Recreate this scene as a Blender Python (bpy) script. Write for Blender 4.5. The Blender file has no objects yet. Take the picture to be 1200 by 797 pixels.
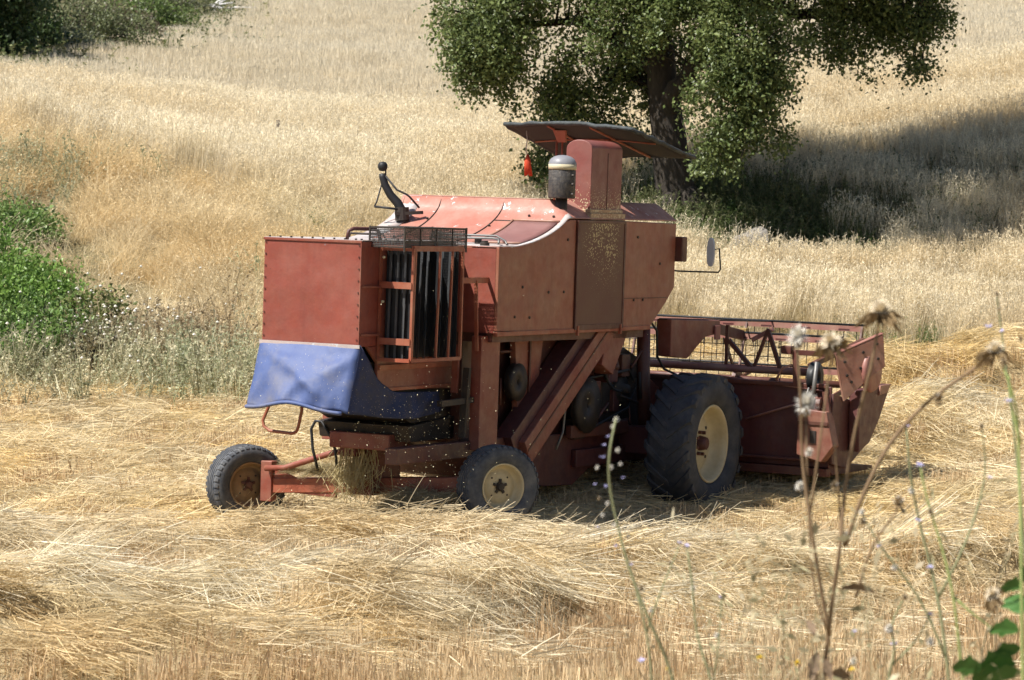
import bpy, bmesh, math, random
import numpy as np
from mathutils import Vector, Matrix, Euler
rng = np.random.default_rng(7)
random.seed(7)
PI = math.pi
scene = bpy.context.scene
COL = scene.collection
F = 3780.0; CZ = 4.45; PITCH = math.atan(398.5 / F)

# ------------------------------------------------------------------ materials
def new_mat(name):
    m = bpy.data.materials.new(name); m.use_nodes = True
    nt = m.node_tree; nt.nodes.clear()
    out = nt.nodes.new('ShaderNodeOutputMaterial')
    return m, nt, out
def N(nt, t, **kw):
    n = nt.nodes.new(t)
    for k, v in kw.items(): setattr(n, k, v)
    return n
def L(nt, a, b): nt.links.new(a, b)
def noise(nt, vec, scale, detail=4, rough=.55):
    n = N(nt, 'ShaderNodeTexNoise'); n.inputs['Scale'].default_value = scale
    n.inputs['Detail'].default_value = detail; n.inputs['Roughness'].default_value = rough
    L(nt, vec, n.inputs['Vector']); return n.outputs['Fac']
def ramp(nt, fac, p0, p1, c0=(0, 0, 0, 1), c1=(1, 1, 1, 1)):
    r = N(nt, 'ShaderNodeValToRGB'); e = r.color_ramp.elements
    e[0].position = p0; e[1].position = p1; e[0].color = c0; e[1].color = c1
    L(nt, fac, r.inputs['Fac']); return r.outputs['Color']
def mix(nt, fac, a, b):
    m = N(nt, 'ShaderNodeMix', data_type='RGBA')
    if isinstance(fac, (int, float)): m.inputs[0].default_value = fac
    else: L(nt, fac, m.inputs[0])
    for i, c in ((6, a), (7, b)):
        if isinstance(c, tuple): m.inputs[i].default_value = (*c[:3], 1)
        else: L(nt, c, m.inputs[i])
    return m.outputs[2]
def mathn(nt, op, a, b=None):
    m = N(nt, 'ShaderNodeMath', operation=op)
    for i, c in enumerate((a, b)):
        if c is None: continue
        if isinstance(c, (int, float)): m.inputs[i].default_value = c
        else: L(nt, c, m.inputs[i])
    return m.outputs[0]
def principled(nt, out, col, rough=.5, metal=0., bump=None, bstr=.3, bdist=.01, spec=.5):
    p = N(nt, 'ShaderNodeBsdfPrincipled')
    if isinstance(col, tuple): p.inputs['Base Color'].default_value = (*col[:3], 1)
    else: L(nt, col, p.inputs['Base Color'])
    if isinstance(rough, (int, float)): p.inputs['Roughness'].default_value = rough
    else: L(nt, rough, p.inputs['Roughness'])
    p.inputs['Metallic'].default_value = metal
    p.inputs['Specular IOR Level'].default_value = spec
    if bump is not None:
        b = N(nt, 'ShaderNodeBump'); b.inputs['Strength'].default_value = bstr; b.inputs['Distance'].default_value = bdist
        L(nt, bump, b.inputs['Height']); L(nt, b.outputs[0], p.inputs['Normal'])
    L(nt, p.outputs[0], out.inputs['Surface']); return p
def objco(nt): return N(nt, 'ShaderNodeTexCoord').outputs['Object']

def paint(name, base, fade, dust=(.42, .33, .22), dust_amt=.35, chips=None, chip_lo=.66, rough=.5, specks=0., streak=True, specz=None):
    """weathered sheet-metal paint: fading, streaks, dust, chips, stuck chaff"""
    m, nt, out = new_mat(name); co = objco(nt)
    n1 = noise(nt, co, 1.7, 6, .6)
    c = mix(nt, ramp(nt, n1, .3, .72), base, fade)
    n2 = noise(nt, co, 9, 5, .65)
    c = mix(nt, mathn(nt, 'MULTIPLY', ramp(nt, n2, .38, .75), .35), c, tuple(x * .72 for x in base))
    if streak:
        mp = N(nt, 'ShaderNodeMapping'); mp.inputs['Scale'].default_value = (14, 14, .7); L(nt, co, mp.inputs[0])
        n3 = noise(nt, mp.outputs[0], 1, 3, .5)
        c = mix(nt, mathn(nt, 'MULTIPLY', ramp(nt, n3, .5, .75), .28), c, tuple(x * .55 for x in base))
    n4 = noise(nt, co, 3.1, 7, .7)
    c = mix(nt, mathn(nt, 'MULTIPLY', ramp(nt, n4, .4, .7), dust_amt), c, dust)
    if chips is not None:
        n5 = noise(nt, co, 6.5, 8, .75)
        k = ramp(nt, n5, chip_lo, chip_lo + .03)
        c = mix(nt, k, c, chips)
    # fine scratches and rust freckles
    n6 = noise(nt, co, 38, 3, .5)
    c = mix(nt, ramp(nt, n6, .74, .78), c, (.10, .045, .03))
    if specks:
        v = N(nt, 'ShaderNodeTexVoronoi'); v.inputs['Scale'].default_value = 48; L(nt, co, v.inputs['Vector'])
        n7 = noise(nt, co, 4, 4, .6)
        thr = mathn(nt, 'MULTIPLY', n7, specks)
        if specz is not None:
            sx = N(nt, 'ShaderNodeSeparateXYZ'); L(nt, co, sx.inputs[0])
            mr = N(nt, 'ShaderNodeMapRange'); mr.inputs['From Min'].default_value = specz[0]; mr.inputs['From Max'].default_value = specz[1]
            mr.inputs['To Min'].default_value = 1.5; mr.inputs['To Max'].default_value = 0.0
            L(nt, sx.outputs[2], mr.inputs['Value']); thr = mathn(nt, 'MULTIPLY', thr, mr.outputs[0])
        k = mathn(nt, 'LESS_THAN', v.outputs['Distance'], thr)
        c = mix(nt, mathn(nt, 'MULTIPLY', k, .8), c, (.55, .45, .27))
    rr = ramp(nt, n2, .3, .8, (rough - .1,) * 3 + (1,), (rough + .2,) * 3 + (1,))
    mpb = mathn(nt, 'ADD', noise(nt, co, 1.9, 2, .5), mathn(nt, 'MULTIPLY', noise(nt, co, 5.5, 3, .5), .35))
    principled(nt, out, c, rr, 0, mpb, .55, .045)
    return m
def simple(name, col, rough=.6, metal=0., var=.4, scale=12, spec=.4, bstr=.3, dust=None, damt=.3):
    m, nt, out = new_mat(name); co = objco(nt)
    n = noise(nt, co, scale, 6, .65)
    c = mix(nt, n, tuple(x * (1 - var) for x in col), tuple(min(1, x * (1 + var)) for x in col))
    if dust:
        c = mix(nt, mathn(nt, 'MULTIPLY', ramp(nt, noise(nt, co, scale * .4, 6, .7), .42, .7), damt), c, dust)
    principled(nt, out, c, rough, metal, n, bstr, .008, spec)
    return m
RED = (.30, .062, .043)
M = {}
M['red'] = paint('red_paint', (.20, .044, .026), (.24, .060, .038), dust_amt=.22)
M['red_rear'] = paint('red_paint_rear', (.215, .044, .027), (.255, .060, .038), dust=(.28, .14, .10), dust_amt=.3, chip_lo=.685, chips=(.20, .19, .20))
M['red_side'] = paint('red_paint_side', (.26, .077, .042), (.30, .10, .058), dust=(.28, .165, .10), dust_amt=.45)
M['pink'] = paint('sun_bleached_paint', (.34, .115, .08), (.40, .165, .12), dust=(.42, .30, .24), dust_amt=.5, chips=(.66, .63, .62), chip_lo=.605, streak=False, rough=.5)
M['wornrim'] = paint('worn_grey_rim', (.46, .42, .40), (.42, .36, .33), dust=(.45, .26, .22), dust_amt=.4, chips=(.5, .5, .5), chip_lo=.55, streak=False)
M['red_dark'] = paint('red_paint_grimy_and_shade', (.085, .022, .014), (.12, .034, .022), dust=(.13, .085, .055), dust_amt=.45)
M['gear'] = paint('gearbox_paint', (.17, .05, .03), (.22, .075, .05), dust_amt=.35)
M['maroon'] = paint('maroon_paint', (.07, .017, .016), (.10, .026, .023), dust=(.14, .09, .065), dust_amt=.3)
M['orange'] = paint('orange_red_paint', (.27, .058, .026), (.32, .082, .04), dust_amt=.25)
M['pinkred'] = paint('dusty_pink_paint', (.24, .085, .068), (.31, .13, .11), dust_amt=.4, streak=False)
M['shield'] = paint('bleached_shield_paint', (.29, .12, .08), (.34, .17, .115), dust=(.35, .24, .17), dust_amt=.5, chips=(.12, .05, .04), chip_lo=.72)
M['snorkel'] = paint('snorkel_paint', (.18, .048, .038), (.22, .065, .052), dust=(.22, .14, .10), dust_amt=.3, specks=.62, specz=(2.65, 3.05), streak=False)
M['flange'] = paint('chaffy_flange', (.30, .13, .07), (.40, .28, .15), dust_amt=.7, specks=.8, streak=False)
M['black'] = simple('black_metal', (.022, .022, .024), .55, .3, .5)
M['dark'] = simple('oily_and_shade_dark_metal', (.035, .028, .024), .6, .2, .6, dust=(.12, .09, .06))
M['grey'] = simple('grey_metal', (.16, .155, .15), .5, .5, .4, dust=(.3, .25, .18))
M['greycap'] = simple('grey_cap_plastic', (.20, .20, .215), .45, 0, .2)
M['cream'] = simple('cream_paint', (.56, .48, .30), .5, 0, .16, 6, dust=(.30, .22, .12), damt=.6)
M['rustrim'] = simple('rusty_brown_rim', (.26, .16, .08), .7, 0, .4, 10, dust=(.35, .28, .17), damt=.5)
M['band'] = simple('cream_band', (.50, .44, .29), .6, 0, .2)
M['rubber'] = simple('tyre_rubber', (.038, .042, .052), .72, 0, .35, 14, .35, dust=(.16, .15, .14), damt=.35)
M['rubber_dust'] = simple('dusty_tyre_rubber', (.060, .066, .078), .75, 0, .35, 14, .35, dust=(.26, .25, .23), damt=.45)
M['glass'] = simple('mirror_back_plastic', (.50, .52, .54), .35, 0, .12)
M['hose'] = simple('black_hose', (.016, .016, .017), .5, 0, .3)
M['window'] = simple('dusty_brown_window', (.20, .095, .085), .45, 0, .25, 4, .3, dust=(.30, .18, .16), damt=.5)
def mk_grille():
    m, nt, out = new_mat('perforated_grille'); co = objco(nt)
    mp = N(nt, 'ShaderNodeMapping'); mp.inputs['Scale'].default_value = (42, 42, 42); L(nt, co, mp.inputs[0])
    v = N(nt, 'ShaderNodeTexVoronoi'); v.inputs['Scale'].default_value = 1; v.inputs['Randomness'].default_value = .15
    L(nt, mp.outputs[0], v.inputs['Vector'])
    c = mix(nt, ramp(nt, v.outputs['Distance'], .25, .4), (.035, .018, .013), (.13, .055, .038))
    n = noise(nt, co, 3.0, 5, .7); c = mix(nt, mathn(nt, 'MULTIPLY', ramp(nt, n, .4, .7), .5), c, (.16, .10, .055))
    v2 = N(nt, 'ShaderNodeTexVoronoi'); v2.inputs['Scale'].default_value = 46; L(nt, co, v2.inputs['Vector'])
    sx = N(nt, 'ShaderNodeSeparateXYZ'); L(nt, co, sx.inputs[0])
    mr = N(nt, 'ShaderNodeMapRange'); mr.inputs['From Min'].default_value = 1.8; mr.inputs['From Max'].default_value = 2.35; L(nt, sx.outputs[2], mr.inputs['Value'])
    # chaff sits thickest in the middle strip
    dx = mathn(nt, 'ABSOLUTE', mathn(nt, 'SUBTRACT', sx.outputs[0], 2.30))
    mx = N(nt, 'ShaderNodeMapRange'); mx.inputs['From Min'].default_value = .15; mx.inputs['From Max'].default_value = .5; mx.inputs['To Min'].default_value = 1; mx.inputs['To Max'].default_value = 0.1; L(nt, dx, mx.inputs['Value'])
    thr = mathn(nt, 'MULTIPLY', mathn(nt, 'MULTIPLY', noise(nt, co, 7, 4, .6), .85), mathn(nt, 'MULTIPLY', mr.outputs[0], mx.outputs[0]))
    c = mix(nt, mathn(nt, 'LESS_THAN', v2.outputs['Distance'], thr), c, (.46, .37, .2))
    principled(nt, out, c, .6, .2, v.outputs['Distance'], .4, .004); return m
M['grille'] = mk_grille()
def mk_mesh_panel(name, col, sc, hole=.3, fcol=(.05, .045, .04)):
    """perforated sheet you can partly look through"""
    m, nt, out = new_mat(name); co = objco(nt)
    p = N(nt, 'ShaderNodeBsdfPrincipled'); n = noise(nt, co, 6, 5, .7)
    L(nt, mix(nt, ramp(nt, n, .35, .7), col, fcol), p.inputs['Base Color']); p.inputs['Roughness'].default_value = .6
    v = N(nt, 'ShaderNodeTexVoronoi'); v.inputs['Scale'].default_value = sc; v.inputs['Randomness'].default_value = .1; L(nt, co, v.inputs['Vector'])
    t = N(nt, 'ShaderNodeBsdfTransparent'); ms = N(nt, 'ShaderNodeMixShader')
    L(nt, mathn(nt, 'LESS_THAN', v.outputs['Distance'], hole), ms.inputs[0]); L(nt, p.outputs[0], ms.inputs[1]); L(nt, t.outputs[0], ms.inputs[2])
    L(nt, ms.outputs[0], out.inputs['Surface']); return m
M['screen'] = mk_mesh_panel('dark_screen_mesh', (.03, .028, .028), 70, .50, (.12, .11, .10))
def mk_tarp():
    m, nt, out = new_mat('blue_tarpaulin'); co = objco(nt)
    n = noise(nt, co, 2.6, 6, .65); n2 = noise(nt, co, 11, 5, .6)
    c = mix(nt, n2, (.055, .082, .20), (.085, .12, .26))
    c = mix(nt, mathn(nt, 'MULTIPLY', ramp(nt, n, .46, .66), .55), c, (.20, .19, .20))
    v = N(nt, 'ShaderNodeTexVoronoi'); v.inputs['Scale'].default_value = 34; L(nt, co, v.inputs['Vector'])
    k = mathn(nt, 'LESS_THAN', v.outputs['Distance'], mathn(nt, 'MULTIPLY', ramp(nt, noise(nt, co, 3, 3, .5), .45, .75), .14))
    c = mix(nt, k, c, (.5, .45, .34))
    wv = N(nt, 'ShaderNodeTexWave'); wv.inputs['Scale'].default_value = 1.6; wv.inputs['Distortion'].default_value = 5; wv.inputs['Detail'].default_value = 3; L(nt, co, wv.inputs[0])
    principled(nt, out, c, .6, 0, mathn(nt, 'ADD', wv.outputs['Fac'], n), .5, .02, .35); return m
M['tarp'] = mk_tarp()
def mk_canopy():
    m, nt, out = new_mat('canopy_shade_net'); co = objco(nt)
    mp = N(nt, 'ShaderNodeMapping'); mp.inputs['Scale'].default_value = (1, 1, 1); L(nt, co, mp.inputs[0])
    wv = N(nt, 'ShaderNodeTexWave', bands_direction='Y'); wv.inputs['Scale'].default_value = 14; wv.inputs['Distortion'].default_value = .3; L(nt, mp.outputs[0], wv.inputs[0])
    n = noise(nt, co, 5, 5, .7)
    c = mix(nt, wv.outputs['Fac'], (.035, .034, .033), (.062, .060, .058)); c = mix(nt, mathn(nt, 'MULTIPLY', n, .6), c, (.045, .045, .046))
    p = N(nt, 'ShaderNodeBsdfPrincipled'); L(nt, c, p.inputs['Base Color']); p.inputs['Roughness'].default_value = .8
    tr = N(nt, 'ShaderNodeBsdfTranslucent'); tr.inputs['Color'].default_value = (.05, .045, .04, 1)
    ms = N(nt, 'ShaderNodeMixShader'); ms.inputs[0].default_value = .3; L(nt, p.outputs[0], ms.inputs[1]); L(nt, tr.outputs[0], ms.inputs[2])
    L(nt, ms.outputs[0], out.inputs['Surface']); return m
M['canopy'] = mk_canopy()

def blade_mat(name, trans=.3, rough=.5, inst=True, col=None, spec=.4, var=.55):
    m, nt, out = new_mat(name)
    if inst:
        a = N(nt, 'ShaderNodeAttribute', attribute_type='INSTANCER', attribute_name='gcol'); c = a.outputs['Color']
    else:
        a = N(nt, 'ShaderNodeAttribute', attribute_name='gcol'); c = a.outputs['Color']
    if col is not None: c = mix(nt, 0.0, col, col)
    b = N(nt, 'ShaderNodeAttribute', attribute_name='bv')
    f = N(nt, 'ShaderNodeMapRange'); f.inputs['To Min'].default_value = 1 - var; f.inputs['To Max'].default_value = 1 + var
    L(nt, b.outputs['Fac'], f.inputs['Value'])
    vm = N(nt, 'ShaderNodeVectorMath', operation='SCALE'); L(nt, c, vm.inputs[0]); L(nt, f.outputs[0], vm.inputs['Scale'])
    p = N(nt, 'ShaderNodeBsdfPrincipled'); L(nt, vm.outputs[0], p.inputs['Base Color']); p.inputs['Roughness'].default_value = rough
    p.inputs['Specular IOR Level'].default_value = spec
    t = N(nt, 'ShaderNodeBsdfTranslucent'); L(nt, vm.outputs[0], t.inputs['Color'])
    ms = N(nt, 'ShaderNodeMixShader'); ms.inputs[0].default_value = trans
    L(nt, p.outputs[0], ms.inputs[1]); L(nt, t.outputs[0], ms.inputs[2]); L(nt, ms.outputs[0], out.inputs['Surface'])
    return m
M['blade'] = blade_mat('straw_blades', .42, .5, var=.32)
M['leaf'] = blade_mat('tree_leaves', .42, .42, inst=False, spec=.45, var=.5)
M['plantleaf'] = blade_mat('plant_leaves', .25, .5, inst=False)
def mk_bark():
    m, nt, out = new_mat('bark'); co = objco(nt)
    mp = N(nt, 'ShaderNodeMapping'); mp.inputs['Scale'].default_value = (9, 9, 2); L(nt, co, mp.inputs[0])
    n = noise(nt, mp.outputs[0], 2, 8, .7)
    principled(nt, out, mix(nt, ramp(nt, n, .3, .7), (.018, .014, .010), (.06, .046, .033)), .9, 0, n, .9, .05); return m
M['bark'] = mk_bark()
def mk_ground():
    m, nt, out = new_mat('ground_soil_and_litter'); co = objco(nt)
    a = N(nt, 'ShaderNodeAttribute', attribute_name='green')
    n1 = noise(nt, co, .5, 6, .6); n2 = noise(nt, co, 7, 8, .75); n3 = noise(nt, co, 40, 4, .7)
    c = mix(nt, n1, (.42, .32, .18), (.50, .39, .23))
    c = mix(nt, ramp(nt, n2, .35, .65), c, (.30, .22, .12))
    c = mix(nt, mathn(nt, 'MULTIPLY', n3, .7), c, (.50, .40, .22))
    c = mix(nt, mathn(nt, 'MULTIPLY', a.outputs['Fac'], .9), c, mix(nt, n2, (.06, .065, .025), (.12, .10, .05)))
    principled(nt, out, c, .9, 0, mathn(nt, 'ADD', n2, n3), .8, .05, .2); return m
M['ground'] = mk_ground()

# ------------------------------------------------------------------ mesh helpers
class MB:
    def __init__(s): s.v = []; s.f = []
    def add(s, vs, fs):
        o = len(s.v); s.v += [tuple(map(float, v)) for v in vs]; s.f += [tuple(i + o for i in f) for f in fs]; return s
    def box(s, x0, x1, y0, y1, z0, z1):
        x0, x1 = sorted((x0, x1)); y0, y1 = sorted((y0, y1)); z0, z1 = sorted((z0, z1))
        return s.add([(x0,y0,z0),(x1,y0,z0),(x1,y1,z0),(x0,y1,z0),(x0,y0,z1),(x1,y0,z1),(x1,y1,z1),(x0,y1,z1)],
                     [(0,3,2,1),(4,5,6,7),(0,1,5,4),(1,2,6,5),(2,3,7,6),(3,0,4,7)])
    def prism(s, poly, axis, a, b):
        """extrude 2D polygon between a and b along axis (other two axes in order)"""
        n = len(poly); vs = []
        for t in (a, b):
            for p in poly:
                q = list(p); q.insert(axis, t); vs.append(q)
        area = sum(poly[i][0] * poly[(i + 1) % n][1] - poly[(i + 1) % n][0] * poly[i][1] for i in range(n))
        fs = [tuple(range(n))[::-1], tuple(range(n, 2 * n))] + [(i, (i + 1) % n, n + (i + 1) % n, n + i) for i in range(n)]
        flip = (area < 0) ^ (axis == 1) ^ (b < a)
        if flip: fs = [f[::-1] for f in fs]
        return s.add(vs, fs)
    def slab(s, pts, n, t):
        """polygon pts (3D, roughly flat) thickened by t along vector n"""
        n = Vector(n).normalized() * t; k = len(pts)
        vs = [Vector(p) for p in pts] + [Vector(p) + n for p in pts]
        nn = Vector((0, 0, 0))
        for i in range(k): nn += Vector(pts[i]).cross(Vector(pts[(i + 1) % k]))
        fs = [tuple(range(k))[::-1], tuple(range(k, 2 * k))] + [(i, (i + 1) % k, k + (i + 1) % k, k + i) for i in range(k)]
        if nn.dot(n) < 0: fs = [f[::-1] for f in fs]
        return s.add(vs, fs)
    def tube(s, pts, r, n=8, cap=True):
        pts = [Vector(p) for p in pts]; k = len(pts)
        rs = r if isinstance(r, (list, tuple)) else [r] * k
        vs = []; up = None
        for i, p in enumerate(pts):
            d = (pts[min(i + 1, k - 1)] - pts[max(i - 1, 0)]).normalized()
            if up is None:
                up = Vector((0, 0, 1)) if abs(d.z) < .9 else Vector((1, 0, 0))
            a = d.cross(up).normalized(); b = a.cross(d).normalized(); up = b
            for j in range(n):
                t = 2 * PI * j / n; vs.append(p + (a * math.cos(t) + b * math.sin(t)) * rs[i])
        fs = [(i * n + j, i * n + (j + 1) % n, (i + 1) * n + (j + 1) % n, (i + 1) * n + j) for i in range(k - 1) for j in range(n)]
        if cap: fs += [tuple(range(n))[::-1], tuple(range((k - 1) * n, k * n))]
        return s.add(vs, fs)
    def cyl(s, p0, p1, r, n=24, r1=None): return s.tube([p0, p1], [r, r if r1 is None else r1], n)
    def bar(s, p0, p1, w, h, up=(0, 0, 1)):
        """rectangular bar from p0 to p1, w across, h along up"""
        p0, p1 = Vector(p0), Vector(p1); d = (p1 - p0).normalized(); a = d.cross(Vector(up)).normalized(); b = a.cross(d)
        vs = [p + a * sx * w / 2 + b * sz * h / 2 for p in (p0, p1) for sx, sz in ((-1, -1), (1, -1), (1, 1), (-1, 1))]
        return s.add(vs, [(3,2,1,0),(4,5,6,7),(0,1,5,4),(1,2,6,5),(2,3,7,6),(3,0,4,7)])
    def lathe(s, prof, c, ax='y', n=48, closed=False):
        """prof [(r, a)], a along axis"""
        vs = []; k = len(prof)
        for j in range(n):
            t = 2 * PI * j / n
            for r, a in prof:
                if ax == 'y': vs.append((c[0] + r * math.cos(t), c[1] + a, c[2] + r * math.sin(t)))
                elif ax == 'z': vs.append((c[0] + r * math.cos(t), c[1] + r * math.sin(t), c[2] + a))
        fs = []
        for j in range(n):
            for i in range(k if closed else k - 1):
                i2 = (i + 1) % k; j2 = (j + 1) % n
                fs.append((j * k + i, j * k + i2, j2 * k + i2, j2 * k + i))
        return s.add(vs, fs)
def obj(name, mb, mat, parent=None, bevel=0., smooth=False, solid=0., recalc=True):
    me = bpy.data.meshes.new(name)
    me.from_pydata([tuple(v) for v in mb.v], [], mb.f)
    if recalc:
        bm = bmesh.new(); bm.from_mesh(me); bmesh.ops.recalc_face_normals(bm, faces=bm.faces[:]); bm.to_mesh(me); bm.free()
    me.materials.append(mat)
    o = bpy.data.objects.new(name, me); COL.objects.link(o)
    if parent is not None: o.parent = parent
    if smooth: me.shade_smooth()
    if solid:
        md = o.modifiers.new('s', 'SOLIDIFY'); md.thickness = solid; md.offset = 0
    if bevel:
        md = o.modifiers.new('b', 'BEVEL'); md.width = bevel; md.segments = 2; md.limit_method = 'ANGLE'; md.angle_limit = .6
        me.shade_smooth(); md.harden_normals = False
        e = o.modifiers.new('w', 'WEIGHTED_NORMAL')
    return o
def pieces(name, mb, mat, parent, **kw):
    """every separate piece of mb becomes an object of its own"""
    par = list(range(len(mb.v)))
    def find(i):
        while par[i] != i: par[i] = par[par[i]]; i = par[i]
        return i
    for f in mb.f:
        for i in f[1:]: par[find(i)] = find(f[0])
    groups = {}
    for f in mb.f: groups.setdefault(find(f[0]), []).append(f)
    for fs in groups.values():
        used = sorted({i for f in fs for i in f}); ix = {v: k for k, v in enumerate(used)}
        q = MB(); q.add([mb.v[i] for i in used], [tuple(ix[i] for i in f) for f in fs]); obj(name, q, mat, parent, **kw)
def tag(o, label=None, cat=None, group=None, kind=None):
    if label: o['label'] = label
    if cat: o['category'] = cat
    if group: o['group'] = group
    if kind: o['kind'] = kind
    return o
def thing(name, label, cat, loc=(0, 0, 0), group=None):
    o = bpy.data.objects.new(name, None); COL.objects.link(o); o.location = loc; o.empty_display_size = .3
    return tag(o, label, cat, group)

# ------------------------------------------------------------------ terrain
US = np.array([-.16, -.08, 0., .05, .106, .16])
YS = np.array([0, 8, 12, 16, 20, 22, 30, 34, 37, 40, 43, 45, 48, 52, 56, 62, 70, 85, 100, 150, 300, 700], float)
ZT = {
 -.16: [2.9, 2.5, 1.5, .6, .1, 0, -.12, -.05, .1, .55, 1.25, 1.75, 2.68, 2.60, 2.52, 2.62, 2.90, 3.6, 4.3, 9, 34, 90],
 -.08: [2.9, 2.5, 1.5, .6, .1, 0, -.12, -.05, .1, .5, 1.05, 1.35, 1.86, 1.80, 1.80, 2.05, 2.5, 3.4, 4.3, 9, 34, 90],
 0.:   [2.9, 2.5, 1.5, .6, .1, 0, -.12, -.1, .0, .25, .6, .8, 1.1, 1.4, 1.62, 1.95, 2.4, 3.25, 4.15, 9, 34, 90],
 .05:  [2.9, 2.5, 1.5, .6, .1, -.1, -.35, -.35, -.15, .3, 1.0, 1.45, 1.9, 2.1, 2.25, 2.45, 2.75, 3.4, 4.2, 9, 34, 90],
 .106: [2.9, 2.5, 1.5, .6, .0, -.15, -.42, -.40, -.25, -.02, .4, .85, 1.75, 2.15, 2.35, 2.6, 2.95, 3.55, 4.2, 9, 34, 90],
 .16:  [2.9, 2.5, 1.5, .6, .0, -.15, -.40, -.38, -.2, .1, .65, 1.2, 2.15, 2.6, 2.75, 2.95, 3.2, 3.7, 4.3, 9, 34, 90]}
GU = np.linspace(-.2, .2, 81); GYs = np.arange(0, 701, .5)
_T = np.array([np.interp(GYs, YS, ZT[u]) for u in US])
_G = np.array([[0.] * len(GYs)] * len(GU))
for j in range(len(GYs)): _G[:, j] = np.interp(GU, US, _T[:, j])
def _blur(a, k, axis):
    w = np.exp(-.5 * (np.arange(-3 * k, 3 * k + 1) / k) ** 2); w /= w.sum()
    p = [(0, 0), (0, 0)]; p[axis] = (3 * k, 3 * k); b = np.pad(a, p, mode='edge')
    return np.apply_along_axis(lambda r: np.convolve(r, w, 'valid'), axis, b)
_G = _blur(_blur(_G, 2, 1), 5, 0)
def vnoise(x, y, seed=0):
    """smooth value noise"""
    xi = np.floor(x).astype(np.int64); yi = np.floor(y).astype(np.int64); fx = x - xi; fy = y - yi
    def h(a, b):
        n = (a * 374761393 + b * 668265263 + seed * 1442695041) & 0x7fffffff
        n = ((n ^ (n >> 13)) * 1274126177) & 0x7fffffff
        return ((n ^ (n >> 16)) & 0xffff) / 65535.
    sx = fx * fx * (3 - 2 * fx); sy = fy * fy * (3 - 2 * fy)
    return (h(xi, yi) * (1 - sx) + h(xi + 1, yi) * sx) * (1 - sy) + (h(xi, yi + 1) * (1 - sx) + h(xi + 1, yi + 1) * sx) * sy
def fbm(x, y, seed=0, o=3):
    s = 0; a = .5; t = 0
    for i in range(o):
        s = s + a * vnoise(x * 2 ** i, y * 2 ** i, seed + i * 17); t += a; a *= .5
    return s / t
def row_centres(X):
    r1 = 25.95 + .30 * np.sin(X * .55 + 1.2) + .12 * np.sin(X * 1.7)
    r2 = np.interp(X, [-4.5, -3.2, -1.5, -.3, .6, 1.6, 2.6, 4.5], [20.9, 21.2, 21.8, 22.9, 23.9, 24.1, 24.3, 24.5]) + .12 * np.sin(X * 2.3)
    r3 = 36.5 + .5 * (X - 4) * .8
    return r1, r2, r3
def rows(X, Y):
    r1, r2, r3 = row_centres(X)
    h = .07 * np.exp(-((Y - r1) / .55) ** 2) * (.6 + .8 * vnoise(X * 1.3, Y * .8, 3))
    h2 = .34 * np.exp(-((Y - r2) / np.interp(X, [-1.2, .3], [1.5, .65])) ** 2) * (.55 + .8 * vnoise(X * .9 + 7, Y * .8, 5))
    h3 = .50 * np.exp(-((Y - r3) / .9) ** 2) * np.clip((X - 2.8) / .8, 0, 1) * (.7 + .5 * vnoise(X, Y, 6))
    h4 = .42 * np.exp(-((Y - 33.6 - .1 * X) / .8) ** 2) * np.clip((X - 2.8) / .8, 0, 1) * (.6 + .7 * vnoise(X, Y, 9))
    return h, h2, h3, h4
def zt(X, Y):
    X = np.asarray(X, float); Y = np.asarray(Y, float)
    u = np.clip(X / np.maximum(Y, 18.), -.199, .199); yy = np.clip(Y, 0, 699.)
    iu = (u + .2) / .005; jy = yy / .5
    i0 = np.clip(np.floor(iu).astype(int), 0, 79); j0 = np.clip(np.floor(jy).astype(int), 0, len(GYs) - 2)
    a = iu - i0; b = jy - j0
    z = (_G[i0, j0] * (1 - a) + _G[i0 + 1, j0] * a) * (1 - b) + (_G[i0, j0 + 1] * (1 - a) + _G[i0 + 1, j0 + 1] * a) * b
    h = rows(X, Y)
    z = z + h[0] + h[1] + h[2] + h[3]
    z = z + .8 * (h[0] * 2.6 + h[1] * 1.25 + .5 * (h[2] + h[3])) * (fbm(X * 2.0, Y * 2.6, 15, 3) - .5) * 2.4 * (Y < 45)
    z = z - .14 * np.exp(-((Y - 28.6) / 2.2) ** 4) * (X < 6) + .10 * (fbm(X * .7, Y * .7, 11) - .5) * np.clip((Y - 20) / 5, 0, 1)
    z = z + .5 * (fbm(X * .22, Y * .22, 21) - .5) * np.clip((Y - 38) / 8, 0, 1)
    # rocky hollow at the foot of the bank by the tree
    z = z - .35 * np.exp(-(((X - 3.6) / 1.4) ** 2 + ((Y - 43.5) / 1.2) ** 2))
    z = z + 2.0 * np.exp(-((np.abs(X) - 60) / 30) ** 2) * (Y > 0)
    return z
def zs(x, y): return float(zt(np.array([x]), np.array([y]))[0])
def grainline(X):
    u = X / 38.
    return np.interp(u, [-.2, -.16, -.06, 0, .05, .09, .12, .2], [34.6, 34.8, 35.3, 37, 39.5, 39.6, 39.3, 38.3]) + .35 * np.sin(X * 1.9) + .2 * np.sin(X * 4.1)
xs = np.concatenate([-np.geomspace(15, 420, 26)[::-1], np.arange(-14.8, 14.81, .16), np.geomspace(15, 420, 26)])
ys = np.concatenate([np.linspace(-80, 18, 30), np.arange(18.3, 62, .16), 62 + np.cumsum(np.geomspace(.3, 25, 75))])
GX, GY = np.meshgrid(xs, ys); GZ = zt(GX, GY)
nx, ny = len(xs), len(ys)
me = bpy.data.meshes.new('ground')
idx = np.arange(nx * ny).reshape(ny, nx)
q = np.stack([idx[:-1, :-1], idx[:-1, 1:], idx[1:, 1:], idx[1:, :-1]], -1).reshape(-1, 4)
me.from_pydata(np.stack([GX, GY, GZ], -1).reshape(-1, 3).tolist(), [], q.tolist())
me.shade_smooth()
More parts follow.
